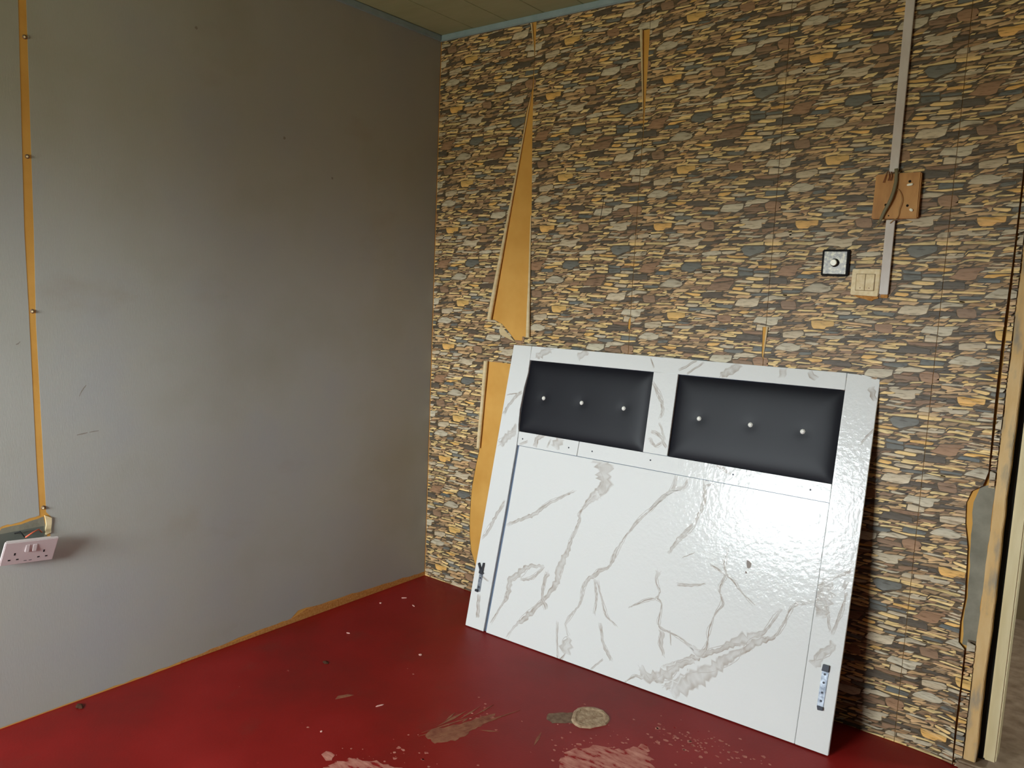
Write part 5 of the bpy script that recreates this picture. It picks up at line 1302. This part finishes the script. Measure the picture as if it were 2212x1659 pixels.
# marble veins printed on the laminate
VEINS = """
lower 5101,7780,648 5344,6926,515 4918,6198,262 4580,5727,88
lower 5220,6402,306 4790,6031,78 4489,5536,63 4540,5255,105 4371,4637,74 4238,4121,160 4030,3392,269 3931,2686,216 3537,1999,137 2870,1131,197 2415,657,86 2090,115,58
lower 4143,6348,53 3081,5653,111 2412,5070,142 1228,4445,89
lower 8550,7248,134 8095,7075,114 7473,6363,47 6927,5699,96 6444,4899,59 6227,4336,148 6051,3826,60 5620,3534,152 5179,2951,103 5137,2275,62 4795,1707,74 4640,1329,63 4831,906,53
lower 4831,906,105 4836,575,474 4837,266,316
lower 4300,1330,43 4417,547,43 4554,-34,43 4877,350,42
lower 3305,3219,110 2676,3069,141 2257,2718,230 1850,2265,233 1836,1705,175 1614,1242,71 1207,420,48
lower 2308,2454,86 2874,2669,84 3305,3219,83
lower 3518,3024,164 3392,2452,110 3481,1984,110 3719,1656,164
lower 5557,3282,71 5773,2678,71 5782,2023,51
lower 5669,3263,61 6084,2432,60 6306,2073,59 6759,1876,39
lower 6092,1782,80 6318,1104,99 6725,582,79
lower 6419,535,60 5977,29,61
lower 8035,4165,184 7998,3796,55 8219,3492,46 8137,3247,64 8336,3076,46 8326,2404,46 8499,2231,64 9132,2147,53 9680,1917,109
lower 8137,3247,37 7726,3050,47 7095,2609,29
lower 8506,2188,182 8530,1752,137 8691,1359,91
lower 8781,2267,45 8909,1776,45
lower 9100,6104,110 8598,5462,135 8310,4860,91
lower 9256,5121,35 8839,4848,36
lower 9187,169,303 9860,875,539 10530,1472,381 11082,2070,279 11381,2349,183 11798,2753,225 12318,3044,88 12563,3575,65 12688,3978,52 12875,4257,85 13441,4498,62
lower 8727,1010,72 9027,1152,76 9981,1737,195 10582,2110,142 11107,2552,278 11518,2718,409 12017,3190,89 12310,3736,79 12456,4007,52
lower 9637,1951,148 9868,1800,244 10148,1981,97 10180,2426,48 10161,2711,48 10301,3283,48 10499,3626,66 10324,4113,48 10446,4628,76 10340,4991,47 10414,5495,38
lower 9850,4876,48 10390,4663,66 10714,4501,47 11108,4169,55 11580,3913,36
lower 8800,3875,61 9315,3980,79 9805,4177,58
lower 7879,666,235 8349,503,323 8884,760,361 9286,1191,222 9831,1488,130
lower 7387,18,48 7784,346,66 8077,372,140
lower 8907,330,181 9373,654,266 9895,1079,346
rstile 13703,5289,246 13661,4962,452 13636,4505,495 13612,4048,248
rstile 13787,5309,82 14101,5521,80 14407,5752,79
rstile 14158,5089,121 14287,5389,120
rstile 13839,4289,82 14003,3709,81
rstile 14173,3403,202 13926,3018,246 13646,2532,291
rstile 14333,5044,60 14210,4390,60 14056,3635,61
rstile 14178,11521,196 14337,11088,130
rstile 14480,10246,65 14077,9627,66
toprail 1443,11325,148 1564,11512,294 2042,11727,289
toprail 3767,11824,181 3333,11532,276
toprail 6473,11802,49 6667,11418,61
toprail 7645,11425,86 8299,11874,84
toprail 7980,11328,64 8575,11813,62
toprail 9254,11369,162 9560,11608,280 9897,11890,236
toprail 11361,11861,222 11407,11544,222
toprail 12216,11823,178 12476,11573,176
mull 6710,10902,81 7053,10382,112 7235,10048,99 7222,9613,48
mull 6923,9099,101 7282,8992,99 7645,8576,98
mull 7206,9453,72 7519,8831,71
mull 6920,8861,81 7180,8584,80 7485,8786,79
lstile 974,9906,100 559,9547,127 199,8876,103
lstile 203,9685,51 930,9856,50
lstile 1044,8453,300 648,7999,305 229,7626,258
lstile 1035,5414,119 660,4718,121 448,4153,122 162,3621,99
lstile 323,2197,61 820,2008,60
lstile 423,1391,153 553,444,153
midL 1971,7756,194 2100,8165,193 2383,8292,191
midL 3135,8314,372 2921,7857,375
midL 1625,7922,98 1239,7733,99
midL 2712,8168,71 2578,7805,71
midR 9557,8285,80 9789,8159,79 10100,8048,78
lower 8166,7632,85 8070,7105,107 7673,6733,65 7304,6147,66
lower 8616,7625,63 8495,7267,63 8077,7064,64
lower 9226,7649,81 9310,6836,101 9045,6038,103 8572,5396,63
lower 9574,7628,80 9258,7447,81
"""
WHITE = lin(227, 228, 225); VCOL = lin(136, 112, 86)
vr = random.Random(21)
vm = {k: MB() for k in PIECES}
vwin = {k: [pl_ for pl_ in PIECES[k][1]] for k in PIECES}
vwin['lstile'] = d4('155,11805 1048,11822 1015,10103 980,9148 1069,5036 943,0 0,0')
vwin['lstile'] = d4('160,11800 975,11800 975,5036 943,10 5,10')
vwin['rstile'] = d4('13450,11890 14412,11883 14412,10 13450,10')
vwin['lower'] = d4('1075,5 13402,5 13425,4900 13425,7660 1226,7682 1209,5063')
LAYER = [0]
def ribbon(k, pts, strength):
    # smooth the polyline
    q = []
    for i in range(len(pts) - 1):
        p0 = pts[max(i-1, 0)]; p1 = pts[i]; p2 = pts[i+1]; p3 = pts[min(i+2, len(pts)-1)]
        n = max(3, int(math.dist(p1[:2], p2[:2]) / 0.009))
        for s in range(n):
            t = s / n
            q.append(tuple(0.5 * ((2*b) + (-a + c)*t + (2*a - 5*b + 4*c - d)*t*t + (-a + 3*b - 3*c + d)*t*t*t) for a, b, c, d in zip(p0, p1, p2, p3)))
    q.append(pts[-1])
    n = len(q); rows = []
    LAYER[0] += 1
    h = pobj[k][1] + 0.00008 + 0.000012 * (LAYER[0] % 9)
    for i, (x, y, wd) in enumerate(q):
        a, b = q[max(i-1, 0)], q[min(i+1, n-1)]
        tx, ty = b[0]-a[0], b[1]-a[1]; l = math.hypot(tx, ty) or 1e-9
        nx, ny = -ty/l, tx/l
        j = vr.uniform(-0.25, 0.25) * max(wd, 0.004)
        x += nx*j; y += ny*j
        fade = min(1.0, 0.35 + min(i, n-1-i) / max(2.0, n * 0.18))
        wide = max(wd, 0.0022)
        core = strength * fade * vr.uniform(0.6, 1.0) * (0.75 if wide > 0.02 else 1.0)
        row = []
        mid = (0.95, 1.0) if wide < 0.006 else (vr.uniform(0.3, 0.75), vr.uniform(0.35, 0.7))
        for o, wt in ((-0.56, 0.0), (-0.44, 1.0), (-0.1, mid[0]), (0.25, mid[1]), (0.44, 0.85), (0.58, 0.0)):
            o2 = o * wide * vr.uniform(0.85, 1.2)
            row.append((x + nx*o2, y + ny*o2, core * wt))
        rows.append(row)
    for i in range(n - 1):
        for c in range(5):
            for tri in ((rows[i][c], rows[i][c+1], rows[i+1][c+1]), (rows[i][c], rows[i+1][c+1], rows[i+1][c])):
                cp = clip_poly(list(tri), vwin[k])
                if len(cp) < 3: continue
                if poly_area(cp) < 0: cp = cp[::-1]
                vm[k].add([LM @ Vector((v[0], v[1], h)) for v in cp], [tuple(range(len(cp)))],
                          [(*[WHITE[z] * (1 - max(0, min(1, v[2]))) + VCOL[z] * max(0, min(1, v[2])) for z in range(3)], 1) for v in cp])
for ln in VEINS.strip().splitlines():
    k, *pts = ln.split()
    base_line = [tuple(float(v) * 1e-4 for v in t.split(',')) for t in pts]
    ribbon(k, [(a, b, w_ * (0.8 if w_ < 0.006 else 1.0)) for a, b, w_ in base_line], 0.8)
    if len(base_line) > 2:                       # hair-thin companions braiding along the main vein
        for sgn in (-1, 1):
            ph_ = vr.uniform(0, 6)
            ribbon(k, [(a + sgn * (0.35 * w_ + 0.006) * math.sin(1.7 * i + ph_), b + (0.35 * w_ + 0.004) * math.cos(1.3 * i + ph_), 0.0016) for i, (a, b, w_) in enumerate(base_line)], 0.5)
for k, mb in vm.items():
    if mb.v: obj('marble_veins', mb.mesh('marble_veins'), M_LAMV, pobj[k][0], kind='stuff')
# screw holes, chips and brackets
for (a, b), k in zip(d4('1351,7989 3570,7963 4625,7979 7082,8033 10205,8038 12804,7983'), ('midL', 'midL', 'midR', 'midR', 'midR', 'midR')):
    obj('screw_hole', MB().prism([(a + 0.0032*math.cos(i*math.pi/6), b + 0.0032*math.sin(i*math.pi/6)) for i in range(12)], 0.0, 0.0003, LM).mesh('screw_hole'), M_STEEL_D, pobj[k][0])
for poly in (d4('11090,5290 11180,5280 11268,5210 11256,5080 11200,5030 11140,5040 11105,5150'), d4('11096,4930 11160,4900 11165,4845 11100,4838')):
    rim = [(x + (x - 1.117) * .22, y + (y - 0.515 if len(poly) > 5 else y - 0.488) * .2) for x, y in poly]
    obj('laminate_chip', MB().prism(poly, -0.0012, -0.0007, LM).mesh('laminate_chip'), mat('chip_core', (150, 140, 132), 0.8), pobj['lower'][0])
def plate(poly, holes, th=0.003, extra=()):
    o = obj('bed_bracket', MB().prism(poly, 0.0, th, LM).mesh('bed_bracket', bevel=0.0006), M_STEEL, hb, label='zinc bed bracket')
    for a, b in holes:
        obj('bracket_screw', MB().cyl(LM @ Vector((a, b, th)), UN, 0.0035, 0.0012, 10).mesh('bracket_screw'), M_STEEL_D, o)
    for e_ in extra:
        obj('bracket_hook', MB().prism(e_, th, th + 0.006, LM).mesh('bracket_hook', bevel=0.0008), M_STEEL_D, o)
plate(d4('300,1500 480,1500 480,2240 310,2240'), d4('395,1680 395,2050'), extra=[d4('300,2240 470,2210 560,2290 490,2300 500,2700 430,2690 400,2400 250,2660 180,2600 310,2380'), d4('250,1480 400,1470 400,1570 250,1570')])
plate(d4('13920,1330 14110,1330 14130,2640 13930,2640'), d4('14020,1560 14020,1820 14025,2130 14025,2390'), extra=[d4('13920,2480 14130,2480 14130,2690 13940,2690'), d4('13960,1270 14120,1290 14110,1400 13930,1400')])

# ------------------------------------------------------------------ electrical fittings on the stone wall
Y0 = -PT - 0.0008
def trunking(x0, x1, z0, z1, label):
    t = obj('cable_trunking', None, label=label, cat='trunking', loc=((x0 + x1) / 2, Y0, z0), group='white cable trunking on the stone wall')
    w2 = (x1 - x0) / 2
    obj('channel', MB().box((-w2, -0.012, 0), (w2, 0, z1 - z0)).mesh('channel', bevel=0.0012), M_PLASTIC, t)
    obj('cover', MB().box((-w2 - 0.0012, -0.0155, 0.001), (w2 + 0.0012, -0.0122, z1 - z0)).mesh('cover', bevel=0.001), M_PLASTIC, t)
    return t
trunking(1.9295, 1.9525, 1.797, ZT, 'tall white cable trunking from the ceiling to the wooden block')
trunking(1.9345, 1.9575, 1.425, 1.653, 'short white cable trunking between wooden block and light switch')
obj('trunking_end', MB().box((1.936, Y0 - 0.006, 1.414), (1.957, Y0, 1.4245)).mesh('trunking_end', bevel=0.001), M_PUTTY, None, label='ochre stub below the short white trunking', cat='filler')

wb = obj('wooden_block', None, label='square varnished wooden mounting block with loose cable', cat='mounting block', loc=(1.957, Y0, 1.656))
XZl = lambda lx, lz: Matrix.Translation((-lx, -Y0, -lz)) @ XZ
D0 = -Y0
blk = MB().prism([(1.891, 1.656), (2.022, 1.656), (2.021, 1.793), (1.893, 1.791)], D0, D0 + 0.022, XZl(1.957, 1.656)).mesh('block', bevel=0.003)
obj('block', blk, M_WOOD, wb)
def on_block(px, py):                              # (zoomed sketch position) -> wall x,z
    return (1.894 + (px - 185) / 1010 * 0.1275 + (py - 400) * 0.0000093, 1.7915 - (py - 400) / 1000 * 0.1355)
for a, b, r in ((940, 590, .0040), (415, 1090, .0038), (900, 1120, .0038), (485, 1335, .002)):
    x_, z_ = on_block(a, b)
    obj('screw_hole', MB().cyl(Vector((x_ - 1.957, -0.0218, z_ - 1.656)), (0, -1, 0), r, 0.0008, 14).mesh('screw_hole'), M_DARK, wb)
for a, b, l, w_, an in ((950, 665, .017, .0062, .12), (990, 1220, .011, .007, -.6)):
    x_, z_ = on_block(a, b)
    mm = Matrix.Translation((x_ - 1.957, -0.022, z_ - 1.656)) @ Matrix.Rotation(-an, 4, 'Y')
    obj('plug_stub', MB().box((-l/2, -0.007, -w_/2), (l/2, 0, w_/2), mm).mesh('plug_stub', bevel=0.0018), M_WHITE, wb, label='white plastic plug stub')
cb = [on_block(*q) for q in ((640, 300), (648, 420), (645, 600), (610, 800), (560, 950), (500, 1080), (400, 1250), (320, 1420), (265, 1530))]
cab = obj('loose_cable', None, label='grey flat cable hanging loose over the wooden block', cat='cable', loc=(cb[0][0], Y0 - 0.022, cb[0][1]))
offs = [0.006, 0.0055, 0.008, 0.012, 0.013, 0.012, 0.009, 0.006, 0.004]
cpts = [Vector((x_ - cb[0][0], -o_, z_ - cb[0][1])) for (x_, z_), o_ in zip(cb, offs)]
obj('sheath', MB().tube(cpts, [0.0052]*7 + [0.0046, 0.003], 12, 0.55, side=(0, 1, 0)).mesh('sheath', True), M_CABLE, cab)
tip = cpts[-1]
obj('core_end', MB().tube([tip, tip + Vector((-0.005, 0, -0.006)), tip + Vector((-0.009, 0.001, -0.008))], 0.0012, 8).mesh('core_end', True), M_WIRE, cab)
tw = [on_block(*q) for q in ((655, 800), (690, 755), (730, 800), (775, 900), (790, 1000), (765, 1110), (728, 1200), (722, 1320), (690, 1385), (600, 1430), (520, 1500))]
obj('thin_wire', MB().tube([Vector((x_, Y0 - 0.0245 - 0.006 * math.sin(math.pi * min(1, i / 9)) if i < 9 else Y0 - 0.02, z_)) for i, (x_, z_) in enumerate(tw)], 0.0013, 8).mesh('thin_wire', True), M_WIRE, None, label='thin looping tan wire on the wooden block', cat='wire')
for q in (((455, 345), (420, 420), (360, 600)), ((480, 360), (490, 470), (470, 560)), ((530, 360), (550, 470), (520, 560))):
    pp = [on_block(*v) for v in q]
    obj('wire_stub', MB().tube([Vector((x_ - 1.957, -0.024 - 0.003 * i, z_ - 1.656)) for i, (x_, z_) in enumerate(pp)], 0.0015, 7).mesh('wire_stub', True), M_SMEAR, wb)

bp = obj('bell_push', None, label='square mottled bell push with white round button', cat='bell push', loc=(1.7915, Y0, 1.5205))
obj('backplate', MB().box((-0.0425, -0.012, -0.0425), (0.0425, 0, 0.0425)).mesh('backplate', bevel=0.003), M_BLACK, bp)
obj('faceplate', MB().box((-0.0355, -0.0140, -0.0360), (0.0355, -0.0122, 0.0360)).mesh('faceplate', bevel=0.001), M_CHROME, bp)
obj('collar', MB().cyl((0, -0.0145, 0), (0, -1, 0), 0.0135, 0.007, 24, 0.0125).mesh('collar', bevel=0.0006), M_BLACK, bp)
obj('button', MB().cyl((0, -0.0215, 0), (0, -1, 0), 0.0102, 0.010, 24, 0.0096).mesh('button', bevel=0.0012), M_WHITE, bp, label='white round push button')

sw = obj('light_switch', None, label='yellowed two-gang light switch beside the short trunking', cat='light switch', loc=(1.888, Y0, 1.4605))
obj('switch_plate', MB().prism([(-0.0425, -0.040), (0.041, -0.0425), (0.0425, 0.0425), (-0.042, 0.0415)], 0, 0.0085, XZ).mesh('switch_plate', bevel=0.002), M_IVORY, sw)
obj('rocker_frame', MB().box((-0.0285, -0.0092, -0.0262), (0.0285, -0.0084, 0.0272)).mesh('rocker_frame'), mat('switch_gap', (150, 122, 76), 0.6), sw)
for s in (-1, 1):
    rk = obj('rocker', MB().box((s*0.0138 - 0.0129, -0.0115, -0.0245), (s*0.0138 + 0.0129, -0.0087, 0.0255)).mesh('rocker', bevel=0.001), M_IVORY, sw)
    obj('dot', MB().cyl((s*0.0135, -0.0115, -0.0175), (0, -1, 0), 0.0016, 0.0003, 10).mesh('dot'), M_SMEAR, rk)
fil = jag([(-0.040, -0.041), (-0.01, -0.050), (0.022, -0.058), (0.030, -0.052), (0.041, -0.049), (0.0415, -0.043)], 0.001, 0.008, rnd)
obj('chipped_filler', MB().prism(fil, 0.0, 0.005, XZ).mesh('chipped_filler'), M_PUTTY, sw, label='ochre filler chipped under the switch')

# ------------------------------------------------------------------ hanging double socket on the grey wall
sk = obj('double_socket', None, label='pale double wall socket hanging off the grey wall', cat='wall socket', loc=(0.0, -1.750, 0.513))
sk.rotation_euler = (math.radians(-5.5), 0, 0)
TILT = Matrix.Translation((0.016, 0, 0)) @ Matrix.Rotation(math.radians(24), 4, 'Y') @ YZ      # plate (a along y, b up, d out of the wall)
obj('socket_plate', MB().prism([(-0.073, 0.0), (0.073, 0.0), (0.073, 0.084), (-0.073, 0.084)], 0.0, 0.010, TILT).mesh('socket_plate', bevel=0.002), M_SOCKET, sk)
obj('socket_back', MB().prism([(-0.062, 0.012), (0.062, 0.012), (0.062, 0.072), (-0.062, 0.072)], -0.018, 0.0, TILT).mesh('socket_back', bevel=0.002), M_SOCKET, sk)
for cx in (-0.040, 0.040):
    for dx, dz, w_, h_ in ((0, 0.040, .0042, .0085), (-0.011, 0.019, .007, .0042), (0.011, 0.019, .007, .0042)):
        obj('pin_hole', MB().prism([(cx+dx-w_/2, dz-h_/2), (cx+dx+w_/2, dz-h_/2), (cx+dx+w_/2, dz+h_/2), (cx+dx-w_/2, dz+h_/2)], 0.010, 0.0103, TILT).mesh('pin_hole'), M_BLACK, sk)
for cx in (-0.010, 0.010):
    sr = TILT @ Matrix.Translation((cx, 0.058, 0.010)) @ Matrix.Rotation(math.radians(-9), 4, 'X')
    obj('rocker', MB().box((-0.0055, -0.012, -0.002), (0.0055, 0.012, 0.0032), sr).mesh('rocker', bevel=0.0009), M_SOCKET, sk)
for cx in (-0.006, 0.008):
    obj('screw_slot', MB().prism([(cx-.004, .010), (cx+.004, .010), (cx+.004, .012), (cx-.004, .012)], 0.010, 0.0102, TILT).mesh('screw_slot'), M_STEEL_D, sk)
obj('socket_wire', MB().tube([Vector((0.004, 0.045, 0.080)), Vector((0.018, 0.030, 0.094)), Vector((0.030, 0.010, 0.090)), Vector((0.034, -0.012, 0.078))], 0.0022, 8).mesh('socket_wire', True), M_RED, sk, label='red wire behind the socket')
obj('socket_wire', MB().tube([Vector((0.003, -0.03, 0.085)), Vector((0.014, -0.02, 0.092)), Vector((0.026, -0.01, 0.076))], 0.0018, 8).mesh('socket_wire', True), M_BLACK, sk)

# ------------------------------------------------------------------ wear on the floor
frnd = random.Random(8)
def patch(name, pts, mt, h=0.0006, amp=0.006, step=0.012, **kw):
    pts = [(a * 1e-3, b * 1e-3) for a, b in pts]
    q = jag(pts + [pts[0]], amp, step, frnd)[:-1]
    return obj(name, MB().prism(q, 0.0, h, XY).mesh(name), mt, floor, **kw)
patch('floor_smear', [(974,-989), (965,-965), (972,-927), (1013,-862), (1030,-799), (1051,-738), (1060,-792), (1064,-855), (1061,-946), (1025,-998)], M_SMEAR)
def streak(a, b, w_, mt=None):
    (x0, y0), (x1, y1) = a, b
    l = math.hypot(x1-x0, y1-y0); nx, ny = -(y1-y0)/l*w_, (x1-x0)/l*w_
    patch('floor_scratch', [(x0, y0), ((x0+x1)/2 - nx, (y0+y1)/2 - ny), (x1, y1), ((x0+x1)/2 + nx, (y0+y1)/2 + ny)], mt or M_SMEAR, frnd.uniform(0.0008, 0.0013), 0.0004, 0.02)
for a, b, w_ in (((964,-927), (972,-790), 6), ((961,-884), (950,-824), 4), ((1007,-855), (1003,-817), 4), ((1079,-848), (1128,-816), 4), ((1258,-804), (1229,-724), 5), ((990,-850), (985,-740), 4), ((1010,-800), (1012,-700), 3)):
    streak(a, b, w_)
for i in range(16):
    f_ = i / 15
    x0_, y0_ = 958 + 74 * f_ + frnd.uniform(-6, 6), -975 + 45 * (f_ - .5) + frnd.uniform(-25, 40)
    ln_ = frnd.uniform(120, 270)
    streak((x0_, y0_), (x0_ + 0.32 * ln_ * frnd.uniform(.6, 1.3), y0_ + ln_ * .95), frnd.uniform(2.5, 6))
patch('cement_tail', [(1197,-653), (1182,-618), (1212,-583), (1250,-555), (1284,-606), (1226,-660)], M_CEMENT_D, 0.0008, 0.003)
dab = MB(); n = 22; rings = []
cx, cy = 1.298, -0.549
for k, (sc_, h) in enumerate(((1.0, 0.0), (0.93, 0.005), (0.80, 0.0058), (0.70, 0.0025), (0.3, 0.0028))):
    rings.append([(cx + (0.060 + 0.006 * math.sin(3*q)) * sc_ * math.cos(q) * frnd.uniform(.95, 1.05) + 0.0, cy + 0.070 * sc_ * math.sin(q) * frnd.uniform(.95, 1.05), h) for q in [i * 2 * math.pi / n for i in range(n)]])
dab.add([v for r in rings for v in r], [(i*n+k, i*n+(k+1) % n, (i+1)*n+(k+1) % n, (i+1)*n+k) for i in range(4) for k in range(n)] + [tuple(4*n+k for k in range(n)), tuple(reversed(range(n)))])
obj('cement_dab', dab.mesh('cement_dab'), M_CEMENT, floor, label='dried round cement dab')
patch('worn_patch', [(1355,-799), (1354,-752), (1390,-696), (1436,-655), (1470,-640), (1516,-560), (1545,-600), (1600,-660), (1700,-780), (1560,-860), (1410,-860)], M_WORN, amp=0.012)
patch('worn_patch', [(816,-1264), (813,-1244), (848,-1240), (862,-1263), (850,-1275)], M_WORN)
patch('worn_patch', [(880,-1330), (875,-1256), (901,-1216), (935,-1201), (958,-1175), (998,-1166), (1040,-1150), (1100,-1250), (1000,-1400)], M_WORN, amp=0.01)
patch('worn_patch', [(598,-1034), (587,-1014), (603,-984), (622,-975), (612,-1005)], M_SMEAR, amp=0.003)
spk = MB()
def speck(x, y, s):
    m_ = frnd.randint(5, 8); a0 = frnd.uniform(0, 6)
    spk.prism([(x + s * frnd.uniform(.5, 1.2) * math.cos(a0 + q*2*math.pi/m_), y + s * frnd.uniform(.4, 1.0) * math.sin(a0 + q*2*math.pi/m_)) for q in range(m_)], 0.0, 0.0005, XY)
for cx_, cy_, sx_, sy_, nn in ((1.60, -0.48, .09, .05, 60), (1.72, -0.42, .09, .03, 55), (1.45, -0.66, .07, .05, 40), (0.95, -1.2, .08, .06, 30), (1.10, -1.06, .1, .05, 22), (1.02, -0.78, .05, .05, 20), (1.35, -0.60, .06, .06, 18), (0.7, -1.0, .3, .3, 14), (1.4, -0.75, .08, .05, 40)):
    for _ in range(nn):
        speck(frnd.gauss(cx_, sx_), frnd.gauss(cy_, sy_), frnd.uniform(0.0012, 0.006) if frnd.random() < .85 else frnd.uniform(.006, .010))
obj('paint_speckles', spk.mesh('paint_speckles'), M_WORN, floor, kind='stuff')

# ------------------------------------------------------------------ litter
M_CHIP = mat('pale_plaster_chip', (226, 180, 168), 0.8, 0.2)
def chip(x, y, l, w_, ang, label, mt=None, h=0.003, cat='chip'):
    q = [(-.5, -.2), (-.2, -.5), (.3, -.4), (.5, .05), (.2, .5), (-.3, .4)]
    ca, sa = math.cos(ang), math.sin(ang)
    poly = [((a*l*ca - b*w_*sa), (a*l*sa + b*w_*ca)) for a, b in q]
    obj('plaster_chip', MB().prism(poly, 0.0, h, XY).mesh('plaster_chip', bevel=0.0005), mt or M_CHIP, None, label=label, cat=cat, group='plaster chips scattered on the red floor', loc=(x, y, 0.0))
chip(0.135, -0.268, .024, .006, .7, 'pale plaster chip on the floor nearest the room corner')
chip(0.103, -0.380, .010, .008, .2, 'small pale chip on the floor close to the grey wall')
chip(0.227, -0.301, .020, .006, -.3, 'dull pink chip on the floor nearest the headboard foot')
chip(0.236, -0.674, .016, .005, .3, 'thin pale chip on the red floor between grey wall and dark crumb')
chip(0.738, -0.963, .030, .005, 1.2, 'long thin pale splinter on the floor left of the brown smear')
chip(0.577, -0.611, .013, .010, .1, 'lone pale chip on the floor midway in front of the headboard')
chip(0.720, -1.189, .007, .007, .1, 'tiny white speck of plaster on the red floor near the bottom edge')
M_CRUMB = mat('dark_crumb', (72, 44, 30), 0.85, 0.2)
def crumb(x, y, s, label):
    mb = MB(); r_ = random.Random(int(x*1000)); n = 10
    rg = [[(s * sc_ * math.cos(q*2*math.pi/n) * r_.uniform(.6, 1.3) * 1.5, s * sc_ * math.sin(q*2*math.pi/n) * r_.uniform(.6, 1.2), h * s) for q in range(n)] for sc_, h in ((1, 0), (1.05, .3), (.6, .7), (.15, .85))]
    mb.add([v for r in rg for v in r], [(i*n+k, i*n+(k+1) % n, (i+1)*n+(k+1) % n, (i+1)*n+k) for i in range(3) for k in range(n)] + [tuple(3*n+k for k in range(n)), tuple(reversed(range(n)))])
    obj('dirt_crumb', mb.mesh('dirt_crumb'), M_CRUMB, None, label=label, cat='crumb', loc=(x, y, 0))
crumb(0.369, -0.893, 0.008, 'dark crumb of dirt on the open red floor')
crumb(0.040, -1.615, 0.011, 'dark crumb of dirt against the foot of the grey wall')
